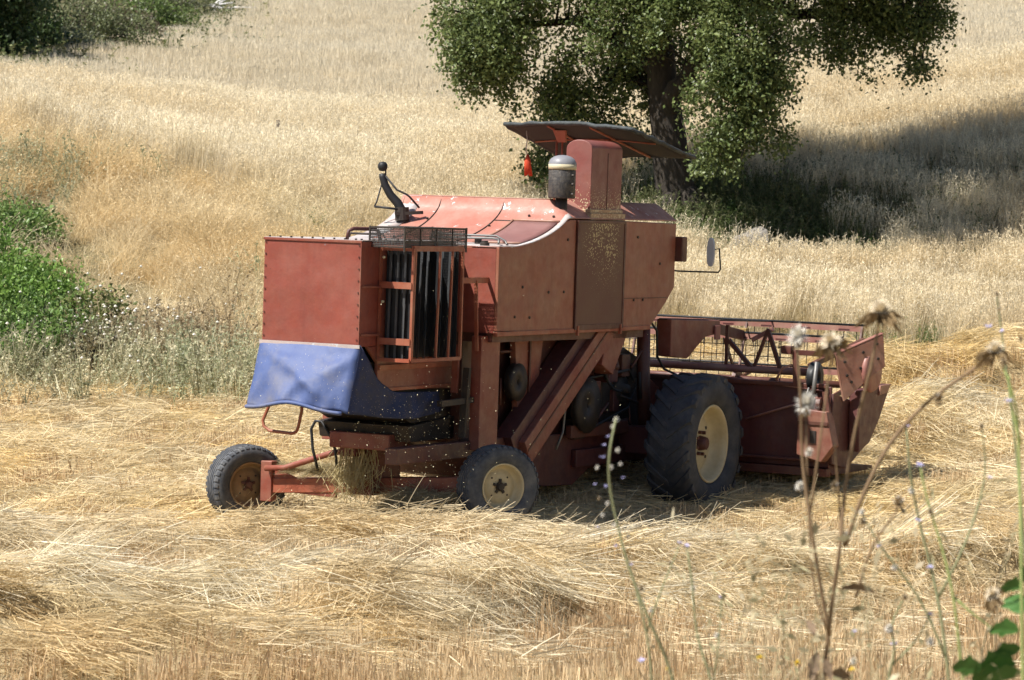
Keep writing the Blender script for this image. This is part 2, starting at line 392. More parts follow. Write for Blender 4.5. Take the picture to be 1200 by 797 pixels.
def greenmask(X, Y):
    """1 where the ground is green or bare soil: bramble gully, tree foot, far left thicket"""
    a = np.exp(-(((X + 6.4) / 1.9) ** 2 + ((Y - 40.5) / 3.6) ** 2) ** 2)
    b = np.exp(-(((X - 3.0) / 2.6) ** 2 + ((Y - 44.6) / 2.2) ** 2) ** 2)
    edge = np.clip(62 + (X + 10.2) * 10.5, 60.5 - .0 * X, 96)
    c = 1 / (1 + np.exp(-(Y - edge - 2) / 1.2)) * (X < -3) * (Y < 130)
    return np.clip(a + b + c, 0, 1)
at = me.attributes.new('green', 'FLOAT', 'POINT'); at.data.foreach_set('value', greenmask(GX, GY).reshape(-1).astype(np.float32))
me.materials.append(M['ground'])
ground = bpy.data.objects.new('ground', me); COL.objects.link(ground); tag(ground, kind='structure')

# ------------------------------------------------------------------ grass and straw
def tuft(name, n, rad, h, w, lean, bend, segs=2, head=0, lie=False, wtip=.3, mainaz=None, azs=.6, zjit=0., mat=None, leafy=0):
    V = []; Fc = []; B = []
    for i in range(n):
        r = rad * math.sqrt(random.random()); a = random.uniform(0, 2 * PI)
        p = Vector((r * math.cos(a), r * math.sin(a), 0))
        ln = random.uniform(*h); ww = w * random.uniform(.7, 1.3)
        bv = random.random()
        if lie:
            az = (mainaz + random.gauss(0, azs)) if mainaz is not None else random.uniform(0, 2 * PI)
            el = random.gauss(.01, .07) if random.random() < (.985 if ln > .5 else .95) else random.uniform(.15, .4 if ln > .5 else .7)
            d = Vector((math.cos(az) * math.cos(el), math.sin(az) * math.cos(el), math.sin(el)))
            p = p - d * ln * .5 * random.random(); p.z = random.uniform(0, zjit) + random.uniform(0, .01)
        else:
            az = random.uniform(0, 2 * PI); el = abs(random.gauss(0, lean))
            d = Vector((math.cos(az) * math.sin(el), math.sin(az) * math.sin(el), math.cos(el)))
        # width vector: random sideways
        sd = d.cross(Vector((random.gauss(0, 1), random.gauss(0, 1), random.gauss(0, .6)))).normalized()
        bd = Vector((math.cos(az), math.sin(az), -1.0 if not lie else random.uniform(-.5, .3))) * bend * random.uniform(.2, 1.2)
        base = len(V)
        for k in range(segs + 1):
            t = k / segs; c = p + d * ln * t + bd * ln * t * t
            hw = ww * (1 - t * (1 - wtip)) / 2
            V += [c - sd * hw, c + sd * hw]; B += [bv, bv]
        for k in range(segs): Fc.append((base + 2 * k, base + 2 * k + 1, base + 2 * k + 3, base + 2 * k + 2))
        if head:
            tip = p + d * ln + bd * ln; dd = (d + bd * 2).normalized()
            for hh in range(head):
                o = tip - dd * (hh * .035 + random.uniform(0, .02)) * (ln / .8)
                dr = (dd + Vector((random.gauss(0, .5), random.gauss(0, .5), random.gauss(0, .4) - .3))).normalized()
                s2 = dr.cross(Vector((random.gauss(0, 1), random.gauss(0, 1), random.gauss(0, 1)))).normalized() * .0042
                L_ = .045 * random.uniform(.7, 1.4) * (ln / .8)
                b0 = len(V); V += [o, o + dr * L_ * .5 + s2, o + dr * L_, o + dr * L_ * .5 - s2]; B += [min(1, bv + .35)] * 4
                Fc.append((b0, b0 + 1, b0 + 2, b0 + 3))
        for _ in range(leafy):
            t = random.uniform(.15, 1); o = p + d * ln * t + bd * ln * t * t
            dr = Vector((random.gauss(0, 1), random.gauss(0, 1), random.gauss(.2, .5))).normalized()
            s2 = dr.cross(Vector((random.gauss(0, 1), random.gauss(0, 1), random.gauss(0, 1)))).normalized() * .012
            L_ = random.uniform(.03, .06); b0 = len(V)
            V += [o, o + dr * L_ * .5 + s2, o + dr * L_, o + dr * L_ * .5 - s2]; B += [random.random()] * 4
            Fc.append((b0, b0 + 1, b0 + 2, b0 + 3))
    me = bpy.data.meshes.new(name); me.from_pydata([tuple(v) for v in V], [], Fc)
    at = me.attributes.new('bv', 'FLOAT', 'POINT'); at.data.foreach_set('value', np.array(B, np.float32))
    me.materials.append(mat or M['blade'])
    return bpy.data.objects.new(name, me)
def collection(name, objs):
    c = bpy.data.collections.new(name)
    for o in objs: c.objects.link(o)
    return c
_gn = {}
def gn_for(coll):
    if coll.name in _gn: return _gn[coll.name]
    g = bpy.data.node_groups.new('scatter_' + coll.name, 'GeometryNodeTree')
    g.interface.new_socket('Geometry', in_out='INPUT', socket_type='NodeSocketGeometry')
    g.interface.new_socket('Geometry', in_out='OUTPUT', socket_type='NodeSocketGeometry')
    gi = g.nodes.new('NodeGroupInput'); go = g.nodes.new('NodeGroupOutput')
    ip = g.nodes.new('GeometryNodeInstanceOnPoints'); ci = g.nodes.new('GeometryNodeCollectionInfo')
    ci.inputs['Collection'].default_value = coll; ci.inputs['Separate Children'].default_value = True; ci.inputs['Reset Children'].default_value = True
    ip.inputs['Pick Instance'].default_value = True
    def na(n, t):
        a = g.nodes.new('GeometryNodeInputNamedAttribute'); a.data_type = t; a.inputs['Name'].default_value = n
        return next(o for o in a.outputs if o.enabled and o.name == 'Attribute')
    lk = g.links.new
    lk(gi.outputs[0], ip.inputs['Points']); lk(ci.outputs[0], ip.inputs['Instance'])
    lk(na('idx', 'INT'), ip.inputs['Instance Index'])
    lk(na('rot', 'FLOAT_VECTOR'), ip.inputs['Rotation']); lk(na('scl', 'FLOAT_VECTOR'), ip.inputs['Scale'])
    lk(ip.outputs[0], go.inputs[0]); _gn[coll.name] = g
    return g
def scatter(name, P, rot, scl, idx, col, coll, kind='stuff', label=None, parent=None):
    rot = np.asarray(rot, float); a = rot[:, 2]; rot = np.stack([rot[:, 0] * np.cos(a) + rot[:, 1] * np.sin(a), -rot[:, 0] * np.sin(a) + rot[:, 1] * np.cos(a), a], 1)
    n = len(P); me = bpy.data.meshes.new(name); me.vertices.add(n)
    me.vertices.foreach_set('co', np.asarray(P, np.float32).ravel())
    for nm, ty, key, arr in (('rot', 'FLOAT_VECTOR', 'vector', rot), ('scl', 'FLOAT_VECTOR', 'vector', scl), ('gcol', 'FLOAT_VECTOR', 'vector', col)):
        a = me.attributes.new(nm, ty, 'POINT'); a.data.foreach_set(key, np.asarray(arr, np.float32).ravel())
    a = me.attributes.new('idx', 'INT', 'POINT'); a.data.foreach_set('value', np.asarray(idx, np.int32))
    o = bpy.data.objects.new(name, me); COL.objects.link(o)
    md = o.modifiers.new('g', 'NODES'); md.node_group = gn_for(coll)
    if parent: o.parent = parent
    tag(o, label, kind=kind)
    return o
def slope_rot(X, Y, k=1.):
    e = .3; dx = (zt(X + e, Y) - zt(X - e, Y)) / (2 * e); dy = (zt(X, Y + e) - zt(X, Y - e)) / (2 * e)
    return np.arctan(dy) * k, -np.arctan(dx) * k
def sample(xfun, n, y0, y1):
    """uniform in area over the view wedge between y0 and y1 (a margin either side)"""
    Y = np.sqrt(rng.uniform(y0 * y0, y1 * y1, n)); X = (rng.uniform(-1, 1, n)) * (.24 * Y + 4.0)
    return X, Y
def area(y0, y1): return .24 * (y1 ** 2 - y0 ** 2) + 8.0 * (y1 - y0)
def lerp3(a, b, t): return np.asarray(a)[None] * (1 - t[:, None]) + np.asarray(b)[None] * t[:, None]

c_straw = collection('straw_bits', [tuft('strawtuft', 160, .27, (.08, .34), .0050, 0, .14, 2, 0, True, .7, 0., 1.0, .10) for _ in range(6)])
c_long = collection('long_straw', [tuft('longstraw', 34, .26, (.30, .68), .0044, 0, .12, 3, 0, True, .6, 0., .5, .08) for _ in range(5)])
c_stub = collection('stubble_bits', [tuft('stub', 110, .27, (.08, .20), .0065, .16, .05, 1, 0, False, .9) for _ in range(4)])
c_oat = collection('oat_bits', [tuft('oat', 130, .27, (.55, .92), .0062, .12, .12, 2, 3, False, .5) for _ in range(6)])
c_oatfar = collection('oat_far_bits', [tuft('oatfar', 300, .62, (.62, .86), .0095, .13, .10, 2, 0, False, .6) for _ in range(5)])
c_dry = collection('dry_grass_bits', [tuft('dry', 120, .25, (.35, .85), .0060, .34, .38, 3, 1, False, .3) for _ in range(6)])
c_weed = collection('weed_bits', [tuft('weed', 12, .22, (.35, .75), .012, .28, .12, 2, 3, False, .5, leafy=9) for _ in range(5)])
c_green = collection('green_bits', [tuft('greens', 26, .30, (.15, .55), .014, .5, .25, 2, 0, False, .3, leafy=10) for _ in range(5)])

# footprint of the combine (world), keep tall things out of it
TH = math.radians(28); PD = math.radians(4)
Fv = Vector((math.sin(TH) * math.cos(PD), math.cos(TH) * math.cos(PD), -math.sin(PD))); Lv = Vector((-math.cos(TH), math.sin(TH), 0)); Uv = Fv.cross(Lv)
ORI = Vector((-1.1205, 27.8474, 0))
MW = Matrix(((Fv.x, Lv.x, Uv.x, ORI.x), (Fv.y, Lv.y, Uv.y, ORI.y), (Fv.z, Lv.z, Uv.z, ORI.z), (0, 0, 0, 1)))
def W(x, y, z): return MW @ Vector((x, y, z))
def mach_xy(X, Y):
    dx, dy = X - ORI.x, Y - ORI.y
    return dx * Fv.x + dy * Fv.y, dx * Lv.x + dy * Lv.y

GOLD = (.75, .58, .29); PALE = (.80, .72, .54); TAN = (.68, .53, .30); DULL = (.54, .47, .32)
# cut straw lying on the mown ground
n = int(area(20.3, 43) * 19); X, Y = sample(None, n, 19.2, 43)
h = rows(X, Y); onrow = np.clip((h[0] / .05) + (h[1] / .15) + (h[2] + h[3]) / .2, 0, 1)
mown = Y < grainline(X) + .3
stub_zone = (Y < 25) & (onrow < .35)
dens = np.where(Y < 27, .30 + .7 * onrow, .75) * np.where(stub_zone, .22, 1.)
patch = fbm(X * .9, Y * .7, 31)
dens = dens * np.clip(.45 + 1.2 * patch, 0, 1)
k = mown & (rng.random(n) < dens); X, Y, onrow, patch = X[k], Y[k], onrow[k], patch[k]; n = len(X)
rx, ry = slope_rot(X, Y, .8)
az = np.where(Y < 27.2, -.45 + .9 * (vnoise(X * .6, Y * .9, 41) - .5) * 2, .15 + 1.4 * (vnoise(X * .5, Y * .5, 42) - .5) * 2) + rng.normal(0, .6, n)
hz = zt(X, Y) + rng.random(n) ** 1.5 * (.03 + .09 * onrow)
tn = np.clip(fbm(X * .6, Y * .5, 51, 3) * 1.6 - .4 + .12 * rng.normal(size=n), 0, 1)
far = np.clip((Y - 26.5) / 2.0, 0, 1)
col = lerp3(TAN, PALE, tn) * (1 - far)[:, None] + lerp3(GOLD, PALE, np.clip(tn * .9, 0, 1)) * far[:, None]
grey = (vnoise(X * .7 + 3, Y * .8, 61) > .74) & (Y < 25.5); col[grey] = col[grey] * .45 + np.array(DULL) * .55
col *= rng.uniform(.82, 1.15, (n, 1))
scatter('cut_straw', np.stack([X, Y, hz], 1), np.stack([rx, ry, az], 1), np.stack([rng.uniform(.8, 1.25, n)] * 2 + [rng.uniform(.7, 1.6, n)], 1), rng.integers(0, 6, n), col, c_straw, label='pale golden cut straw strewn over the mown ground round the harvester')
# long straw combed over the rows
n = 2400; X, Y = sample(None, n, 20.8, 26.4); h = rows(X, Y); onrow = np.clip(  .45 * h[0] / .07 + h[1] / .17, 0, 1)
k = rng.random(n) < onrow * np.clip(.2 + 1.3 * vnoise(X * .8, Y * 1.1, 77), 0, 1); X, Y = X[k], Y[k]; n = len(X); rx, ry = slope_rot(X, Y)
az = -.55 + .5 * (vnoise(X * .5, Y * .9, 41) - .5) * 2 + rng.normal(0, .5, n)
col = lerp3(GOLD, (.84, .78, .62), rng.random(n) ** .6) * rng.uniform(.85, 1.1, (n, 1))
scatter('raked_straw', np.stack([X, Y, zt(X, Y) + .02 + .06 * rng.random(n)], 1), np.stack([rx, ry, az], 1), np.stack([rng.uniform(.8, 1.2, n)] * 3, 1), rng.integers(0, 5, n), col, c_long, label='long pale straw combed slantwise over the rows in front of the wheels')
# stubble
n = int(area(20.3, 42) * 12); X, Y = sample(None, n, 19.2, 42); h = rows(X, Y); onrow = np.clip((h[0] / .06) + (h[1] / .15), 0, 1)
Y = np.where(Y < 27, np.round(Y / .17) * .17 + rng.normal(0, .025, n), Y)
k = (Y < grainline(X)) & (rng.random(n) < np.where(Y < 27, 1.0 - .9 * onrow, .32)); X, Y = X[k], Y[k]; n = len(X)
col = lerp3((.56, .40, .23), (.72, .57, .36), np.clip(fbm(X * .5, Y * .5, 71) * 1.5 - .3 + .15 * rng.normal(size=n), 0, 1))
scatter('stubble', np.stack([X, Y, zt(X, Y) - .01], 1), np.stack([rng.normal(0, .06, n), rng.normal(0, .06, n), rng.uniform(0, 6.28, n)], 1), np.stack([rng.uniform(.9, 1.2, n)] * 2 + [rng.uniform(.8, 1.25, n)], 1), rng.integers(0, 4, n), col, c_stub, label='short tan stubble standing between the straw rows')
# standing grain
def bankleft(X, Y):   # 1 on the tangled dry bank, 0 in the drilled field
    u = X / Y
    crest = np.interp(u, [-.2, -.16, -.08, -.02, .03], [48.5, 48.3, 46.0, 43.5, 41.])
    return np.clip((crest - Y) / 1.5 + .5, 0, 1) * (u < .035)
n = int(area(34, 60) * 12); X, Y = sample(None, n, 34, 60)
bl = bankleft(X, Y); gm = greenmask(X, Y)
k = (Y > grainline(X)) & (rng.random(n) < (1 - bl) * (1 - gm) * np.where(Y > 50, .75, 1)); X, Y, gm = X[k], Y[k], gm[k]; n = len(X)
band = vnoise(X * .15, Y * .9, 81)
tn = np.clip(fbm(X * .35, Y * .8, 82) * 1.5 - .25, 0, 1)
col = lerp3((.68, .57, .38), (.78, .70, .53), tn) * rng.uniform(.9, 1.1, (n, 1)); rx, ry = slope_rot(X, Y, .3)
sc = rng.uniform(.85, 1.05, n) * (.85 + .25 * fbm(X * .5, Y * .5, 83))
scatter('standing_grain', np.stack([X, Y, zt(X, Y) - .02], 1), np.stack([rx, ry + .05, rng.uniform(0, 6.28, n)], 1), np.stack([sc, sc, sc], 1), rng.integers(0, 6, n), col, c_oat, label='ripe straw coloured grain standing on the slope behind the harvester')
n = int(area(60, 128) * 5); X, Y = sample(None, n, 60, 128); gm = greenmask(X, Y); edge = np.clip(62 + (X + 10.2) * 10.5, 60.5 - .0 * X, 96)
k = (rng.random(n) < (1 - gm)) & ~((Y > edge) & (X < -3)); X, Y = X[k], Y[k]; n = len(X)
tn = np.clip(.55 + .9 * (fbm(X * .10, Y * .35, 91) - .5) + .35 * (vnoise(X * .05, Y * .6, 92) - .5), 0, 1)
col = lerp3((.74, .64, .46), (.80, .72, .56), tn) * rng.uniform(.95, 1.05, (n, 1)); sc = rng.uniform(.80, .92, n)
scatter('far_grain', np.stack([X, Y, zt(X, Y) - .02], 1), np.stack([rng.normal(0, .05, n), rng.normal(0, .05, n), rng.uniform(0, 6.28, n)], 1), np.stack([sc, sc, sc], 1), rng.integers(0, 5, n), col, c_oatfar, label='even pale grain covering the upper field up to the thicket')
# tangled dry bank on the left
n = int(area(33.5, 51) * 16); X, Y = sample(None, n, 33.5, 51); bl = bankleft(X, Y); gm = greenmask(X, Y)
cl = fbm(X * 1.1, Y * .9, 101)
k = (Y > grainline(X) - .3) & (rng.random(n) < bl * (1 - .80 * gm) * np.clip(.35 + 1.1 * cl, 0, 1)); X, Y, cl = X[k], Y[k], cl[k]; n = len(X)
tn = np.clip(fbm(X * .45, Y * .45, 102) * 2.2 - .6, 0, 1)
col = lerp3((.62, .47, .25), (.76, .67, .47), tn) * rng.uniform(.8, 1.2, (n, 1)); sc = rng.uniform(.6, 1.0, n) * (.30 + 1.3 * cl) * np.clip((Y - 33.5) / 5, .45, 1)
rx, ry = slope_rot(X, Y, .4)
scatter('dry_bank_grass', np.stack([X, Y, zt(X, Y) - .02], 1), np.stack([rx + rng.normal(0, .12, n), ry + rng.normal(0, .15, n), rng.uniform(0, 6.28, n)], 1), np.stack([sc * 1.15, sc * 1.15, sc], 1), rng.integers(0, 6, n), col, c_dry, label='tangled golden wild grass on the bank left of the harvester')
# dry grass also at the shaded bank right of the tree and the field edge
n = int(area(38, 50) * 7); X, Y = sample(None, n, 38, 50)
k = (X / Y > .045) & (greenmask(X, Y) < .5) & (Y > grainline(X) - .2) & (rng.random(n) < np.where(Y < grainline(X) + .7, .9, .5)); X, Y = X[k], Y[k]; n = len(X)
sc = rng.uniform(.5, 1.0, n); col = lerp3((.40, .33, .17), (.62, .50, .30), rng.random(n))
scatter('bank_grass', np.stack([X, Y, zt(X, Y) - .02], 1), np.stack([rng.normal(0, .1, n), rng.normal(0, .1, n), rng.uniform(0, 6.28, n)], 1), np.stack([sc, sc, sc], 1), rng.integers(0, 6, n), col, c_dry, label='wild grass in the shade of the tree on the right bank')
# grey green weeds: foot of the gully, tree foot, far thicket floor, field edge sprinkles
PX, PY, PC, PS = [], [], [], []
def weedpatch(n, cx, cy, sx, sy, c0, c1, s=(.6, 1.1)):
    X = rng.normal(cx, sx, n); Y = rng.normal(cy, sy, n); k = Y > 33.9; X, Y = X[k], Y[k]; m = len(X)
    PX.append(X); PY.append(Y); PC.append(lerp3(c0, c1, rng.random(m)) * rng.uniform(.8, 1.2, (m, 1))); PS.append(rng.uniform(*s, m))
GG = (.30, .33, .19); GP = (.70, .62, .42); GD = (.14, .17, .07)
weedpatch(110, -4.7, 36.0, 1.1, .8, GG, GP); weedpatch(45, -3.6, 36.6, .6, .6, GG, GP); weedpatch(120, -5.6, 36.8, .8, .9, GG, (.3, .27, .16))
weedpatch(90, -3.9, 37.6, .5, .6, (.30, .22, .13), (.45, .36, .22)); weedpatch(60, -3.0, 36.0, .8, .8, GG, GP)
weedpatch(60, -6.9, 45.0, .6, .7, GG, (.36, .36, .24)); weedpatch(700, 3.2, 44.8, 1.6, 1.0, GD, (.20, .20, .09)); weedpatch(300, 5.0, 45.6, 1.3, 1.2, GD, (.25, .22, .12))
weedpatch(60, 5.5, 39.9, 1.0, .3, (.10, .17, .05), (.2, .25, .1), (.4, .7)); weedpatch(40, -2.0, 38, 1.0, 1.5, GG, GP)
X, Y = np.concatenate(PX), np.concatenate(PY); col = np.concatenate(PC); sc = np.concatenate(PS); n = len(X)
scatter('weeds', np.stack([X, Y, zt(X, Y) - .02], 1), np.stack([rng.normal(0, .1, n), rng.normal(0, .1, n), rng.uniform(0, 6.28, n)], 1), np.stack([sc] * 3, 1), rng.integers(0, 5, n), col, c_weed, label='grey green weeds at the foot of the gully and round the tree')
PX, PY, PC, PS = [], [], [], []
weedpatch(1500, 3.1, 44.7, 1.5, 1.1, (.09, .15, .035), (.20, .25, .09), (.6, 1.1))
for i in range(26):
    cx = -21.0 + i * .75; weedpatch(70, cx, min(97, max(63, 63.5 + (cx + 10.2) * 10.5)) + random.uniform(0, 3), 1.2, 1.6, (.08, .11, .03), (.30, .28, .14), (1.2, 2.2))
X, Y = np.concatenate(PX), np.concatenate(PY); col = np.concatenate(PC); sc = np.concatenate(PS); n = len(X)
scatter('undergrowth', np.stack([X, Y, zt(X, Y) - .02], 1), np.stack([rng.normal(0, .1, n), rng.normal(0, .1, n), rng.uniform(0, 6.28, n)], 1), np.stack([sc] * 3, 1), rng.integers(0, 5, n), col, c_green, label='dark green undergrowth in the shade under the tree and along the far edge')

# ------------------------------------------------------------------ leafy things
def leaf_mesh(name, centres, per, spread, size, cols, mat, parent, asp=.55, flat=False, bvs=(0, 1)):
    """many small folded leaves around cluster centres; one numpy mesh"""
    C_ = np.repeat(centres, per, 0); n = len(C_); cc = np.repeat(cols, per, 0)
    P = C_ + rng.normal(0, 1, (n, 3)) * np.asarray(spread)
    d = rng.normal(0, 1, (n, 3)); d[:, 2] -= .3; d /= np.linalg.norm(d, axis=1)[:, None]
    r = rng.normal(0, 1, (n, 3)); r[:, 2] += .8 if flat else 0; s = np.cross(d, r); s /= np.linalg.norm(s, axis=1)[:, None]
    up = np.cross(s, d)
    L_ = (size * rng.uniform(.6, 1.35, n))[:, None]; Wd = L_ * asp * .5
    v0 = P; v1 = P + d * L_ * .45 + s * Wd + up * Wd * .5; v2 = P + d * L_; v3 = P + d * L_ * .45 - s * Wd + up * Wd * .5
    V = np.stack([v0, v1, v2, v3], 1).reshape(-1, 3); i = np.arange(n)[:, None] * 4
    Fc = np.concatenate([i + [0, 1, 2], i + [0, 2, 3]], 1).reshape(-1, 3)
    me = bpy.data.meshes.new(name); me.vertices.add(len(V)); me.vertices.foreach_set('co', V.astype(np.float32).ravel())
    m = len(Fc); me.loops.add(m * 3); me.loops.foreach_set('vertex_index', Fc.astype(np.int32).ravel())
    me.polygons.add(m); me.polygons.foreach_set('loop_start', (np.arange(m) * 3).astype(np.int32)); me.update(calc_edges=True)
    a = me.attributes.new('bv', 'FLOAT', 'POINT'); a.data.foreach_set('value', np.repeat(rng.uniform(*bvs, n), 4).astype(np.float32))
    a = me.attributes.new('gcol', 'FLOAT_VECTOR', 'POINT'); a.data.foreach_set('vector', np.repeat(cc, 4, 0).astype(np.float32).ravel())
    me.materials.append(mat); o = bpy.data.objects.new(name, me); COL.objects.link(o)
    if parent is not None: o.parent = parent
    return o
def lobes_to_centres(lobes):
    """lobes: (x,y,z,rx,ry,rz,count)"""
    out = []
    for (x, y, z, a, b, c, k) in lobes:
        v = rng.normal(0, 1, (k, 3)); v /= np.linalg.norm(v, axis=1)[:, None]
        r = rng.random(k) ** .45; v = v * r[:, None] * [a, b, c]
        out.append(v + [x, y, z])
    return np.concatenate(out)
def wobble(pts, amt, sub=4):
    out = []
    for a, b in zip(pts[:-1], pts[1:]):
        for t in range(sub):
            p = Vector(a).lerp(Vector(b), t / sub)
            out.append(p + Vector((random.gauss(0, amt), random.gauss(0, amt), random.gauss(0, amt * .5))))
    out.append(Vector(pts[-1])); return out

# the big oak behind the harvester. local coordinates, metres from the trunk foot
TX, TY = 2.26, 45.0; TZ = zs(TX, TY)
tree = thing('oak_tree', 'big spreading leafy oak on the slope behind the red harvester', 'tree', (TX, TY, 1.64))
SC = 84.0
def tp(px, py, dy=0.): return ((px - 790) / SC, dy, (236 - py) / SC)
tm = MB()
tm.tube([tp(797, 246), tp(797, 300)], [.42, .5], 12)
tr = wobble([tp(797, 250), tp(789, 205), tp(781, 150), tp(775, 80, .1), tp(768, 10, .2), tp(770, -80, .1), tp(790, -200)], .012)
k = len(tr); rad = [max(.05, .30 * (1 - i / k) ** .6 * (1.5 if i == 0 else 1.12 if i == 1 else 1) ) for i in range(k)]
tm.tube(tr, rad, 12)
for a in range(6):
    t = a * 1.05; tm.tube([Vector(tp(797, 215)), Vector(tp(797, 238)) + Vector((.33 * math.cos(t), .33 * math.sin(t), 0)), Vector(tp(797, 250)) + Vector((.7 * math.cos(t), .7 * math.sin(t), -.15))], [.16, .13, .05], 6)
obj('trunk', tm, M['bark'], tree, smooth=True)
limbs = [([tp(776, 140), tp(800, 90, -.4), tp(840, 40, -.8), tp(870, -30, -1)], .17), ([tp(774, 95), tp(735, 50, .5), tp(680, 25, .7), tp(610, 30, .5), tp(560, 30, .2)], .10),
         ([tp(768, 30), tp(730, -30, .6), tp(670, -60, .9), tp(610, -50, .6)], .12), ([tp(779, 130), tp(800, 80, -.3), tp(840, 60, -1.0), tp(880, 80, -1.2)], .08),
         ([tp(765, 30), tp(830, 0, .5), tp(920, 10, .8), tp(1010, 20, .8), tp(1080, 30, .5)], .15), ([tp(762, 0), tp(800, -60, 1), tp(900, -90, 1.5), tp(1000, -60, 1.2)], .13),
         ([tp(764, 40), tp(740, -60, 1.2), tp(660, -120, 1.4), tp(600, -130, 1)], .13), ([tp(776, 110), tp(745, 90, .6), tp(705, 95, .8), tp(655, 130, .6)], .05),
         ([tp(790, -120), tp(820, -220, -.4), tp(830, -300, -.5)], .12)]
for pts, r in limbs:
    lm = MB(); w = wobble(pts, .035, 4); lm.tube(w, [r * (1 - .82 * i / (len(w) - 1)) for i in range(len(w))], 8)
    for i in range(5, len(w) - 1, 2):
        for _ in range(1):
            d = Vector((random.gauss(0, .5), random.gauss(0, .5), random.gauss(-.1, .4))); e = w[i] + d
            lm.tube([w[i], w[i].lerp(e, .5) + Vector((0, 0, .08)), e], [.03, .02, .008], 5)
    obj('limb', lm, M['bark'], tree, smooth=True)
LB = [(725, 95, 50, .7, 60), (690, 150, 36, .6, 36), (750, 130, 34, .9, 30), (640, 110, 44, .3, 60), (770, 180, 30, 1.1, 30),(775, 55, 46, 1.0, 80), (800, 110, 42, .9, 50), (752, 15, 50, -.8, 90), (790, 15, 46, -1.0, 90), (745, 70, 40, .9, 50),(900, -330, 150, 0, 300), (1010, -210, 120, -1.4, 300), (1080, -300, 110, 0, 200), (1040, -400, 120, .3, 160), (560, 55, 40, -.3, 70), (660, 40, 40, -.2, 50),(850, -150, 90, -2.6, 200), (930, -90, 70, -2.4, 150), (1000, -130, 70, -1.8, 130),  # px, py, radius px, depth, clusters
 (585, 30, 62, -.2, 230), (540, 14, 34, 0, 55), (528, 40, 22, 0, 18), (560, 75, 36, 0, 60), (598, 88, 30, .1, 44), (622, 55, 46, .4, 60), (640, -20, 80, .2, 240), (575, -50, 70, .3, 170),
 (608, 122, 20, .2, 24), (655, 95, 46, .5, 40), (650, 150, 36, .6, 42), (690, 125, 42, .5, 30), (700, 60, 56, .6, 48), (720, 10, 70, -.5, 170), (632, 190, 20, .2, 22), (640, 212, 10, .2, 7), (740, 105, 40, .8, 24), (735, 155, 30, .7, 16),
 (830, 40, 48, -1.3, 130), (842, 95, 52, -1.4, 190), (880, 60, 60, -1.2, 220), (860, 148, 38, -1.3, 80), (895, 110, 34, -1.3, 64), (822, 178, 18, -1.2, 16), (850, 182, 14, -1.2, 10), (815, 140, 26, -1.4, 34), (910, 160, 14, -1.2, 12),
 (880, -10, 80, -.9, 260), (960, 20, 48, .3, 110), (1010, 30, 42, .6, 100), (1050, 35, 42, .6, 90), (1085, 20, 34, .5, 60), (1060, 72, 22, .5, 28), (1020, 78, 18, .5, 22), (985, 62, 20, .4, 24), (1085, 80, 14, .5, 12), (1108, -5, 16, .5, 14),
 (1090, -90, 90, 1.4, 260), (1010, -170, 100, 1.2, 260), (1000, -50, 90, .5, 240), (1070, -60, 60, .4, 120), (760, -80, 120, 0, 420), (900, -120, 120, .3, 380), (650, -140, 110, .4, 330), (800, -230, 140, 0, 420), (940, -240, 90, .2, 170), (700, -260, 90, 0, 170), (810, -340, 80, 0, 130)]
lobes = []
for px, py, r, dy, kk in LB:
    x, y, z = tp(px, py, dy); R_ = r / SC; lobes.append((x, y, z, R_, max(R_ * 1.0, .4), R_ * .92, kk))
cen = lobes_to_centres(lobes)
g = fbm(cen[:, 0] * 3.0 + 20 + cen[:, 1] * .9, cen[:, 2] * 3.0 + 3 + cen[:, 1] * 1.5, 5); cen = cen[rng.random(len(cen)) < np.where(cen[:, 2] > 2.95, 1, np.clip((g - .43) * 8, .06, 1))]
tw = MB()
lp = [Vector(p) for pts, r in limbs for p in wobble(pts, .0, 5)]
lpa = np.array([tuple(p) for p in lp])
for i in range(0, len(cen), 6):
    c = cen[i]; j = int(np.argmin(((lpa - c) ** 2).sum(1))); a = lp[j]; b = Vector(c)
    if (a - b).length < 1.6: tw.tube([a, a.lerp(b, .5) + Vector((random.gauss(0, .05), random.gauss(0, .05), .06)), b], [.02, .012, .006], 4, False)
obj('twigs', tw, M['bark'], tree)
cc = lerp3((.10, .14, .045), (.22, .26, .095), rng.random(len(cen)))
leaf_mesh('crown', cen, 40, (.10, .10, .12), .060, cc, M['leaf'], tree, .70)

# bramble thicket, gully on the left: separate bushes
def bush(name, label, cat, x, y, lobes, cols, per=40, size=.06, spread=.10, group=None, stems=True, mat=None, sink=.05):
    z = zs(x, y) - sink; t = thing(name, label, cat, (x, y, z), group)
    cen = lobes_to_centres([(a, b, c, d, e, f, k) for a, b, c, d, e, f, k in lobes])
    leaf_mesh('foliage', cen, per, (spread,) * 3, size, lerp3(cols[0], cols[1], rng.random(len(cen))), M['leaf'], t, .6)
    if stems:
        s = MB()
        for i in range(0, len(cen), max(1, len(cen) // 40)):
            b = Vector(cen[i]); s.tube([(b.x * .25, b.y * .25, -.1), (b.x * .7, b.y * .7, b.z * .55), b], [.025, .015, .006], 5, False)
        obj('stems', s, M['bark'], t)
    return t
BR = ((.12, .22, .04), (.21, .32, .075))
bush('bramble_bush', 'largest bright green bramble bush filling the gully at the left edge', 'bush', -6.3, 39.0, [(0, 0, .35, 1.15, 1.3, .55, 300), (.6, -.4, .25, .7, .8, .42, 130), (-.9, .3, .55, .8, 1.1, .6, 190), (.1, 1.4, .35, .9, .7, .45, 140), (-.5, 1.2, .6, 1.0, .9, .55, 200), (.2, -.5, .3, 1.0, .7, .5, 150)], BR, 42)
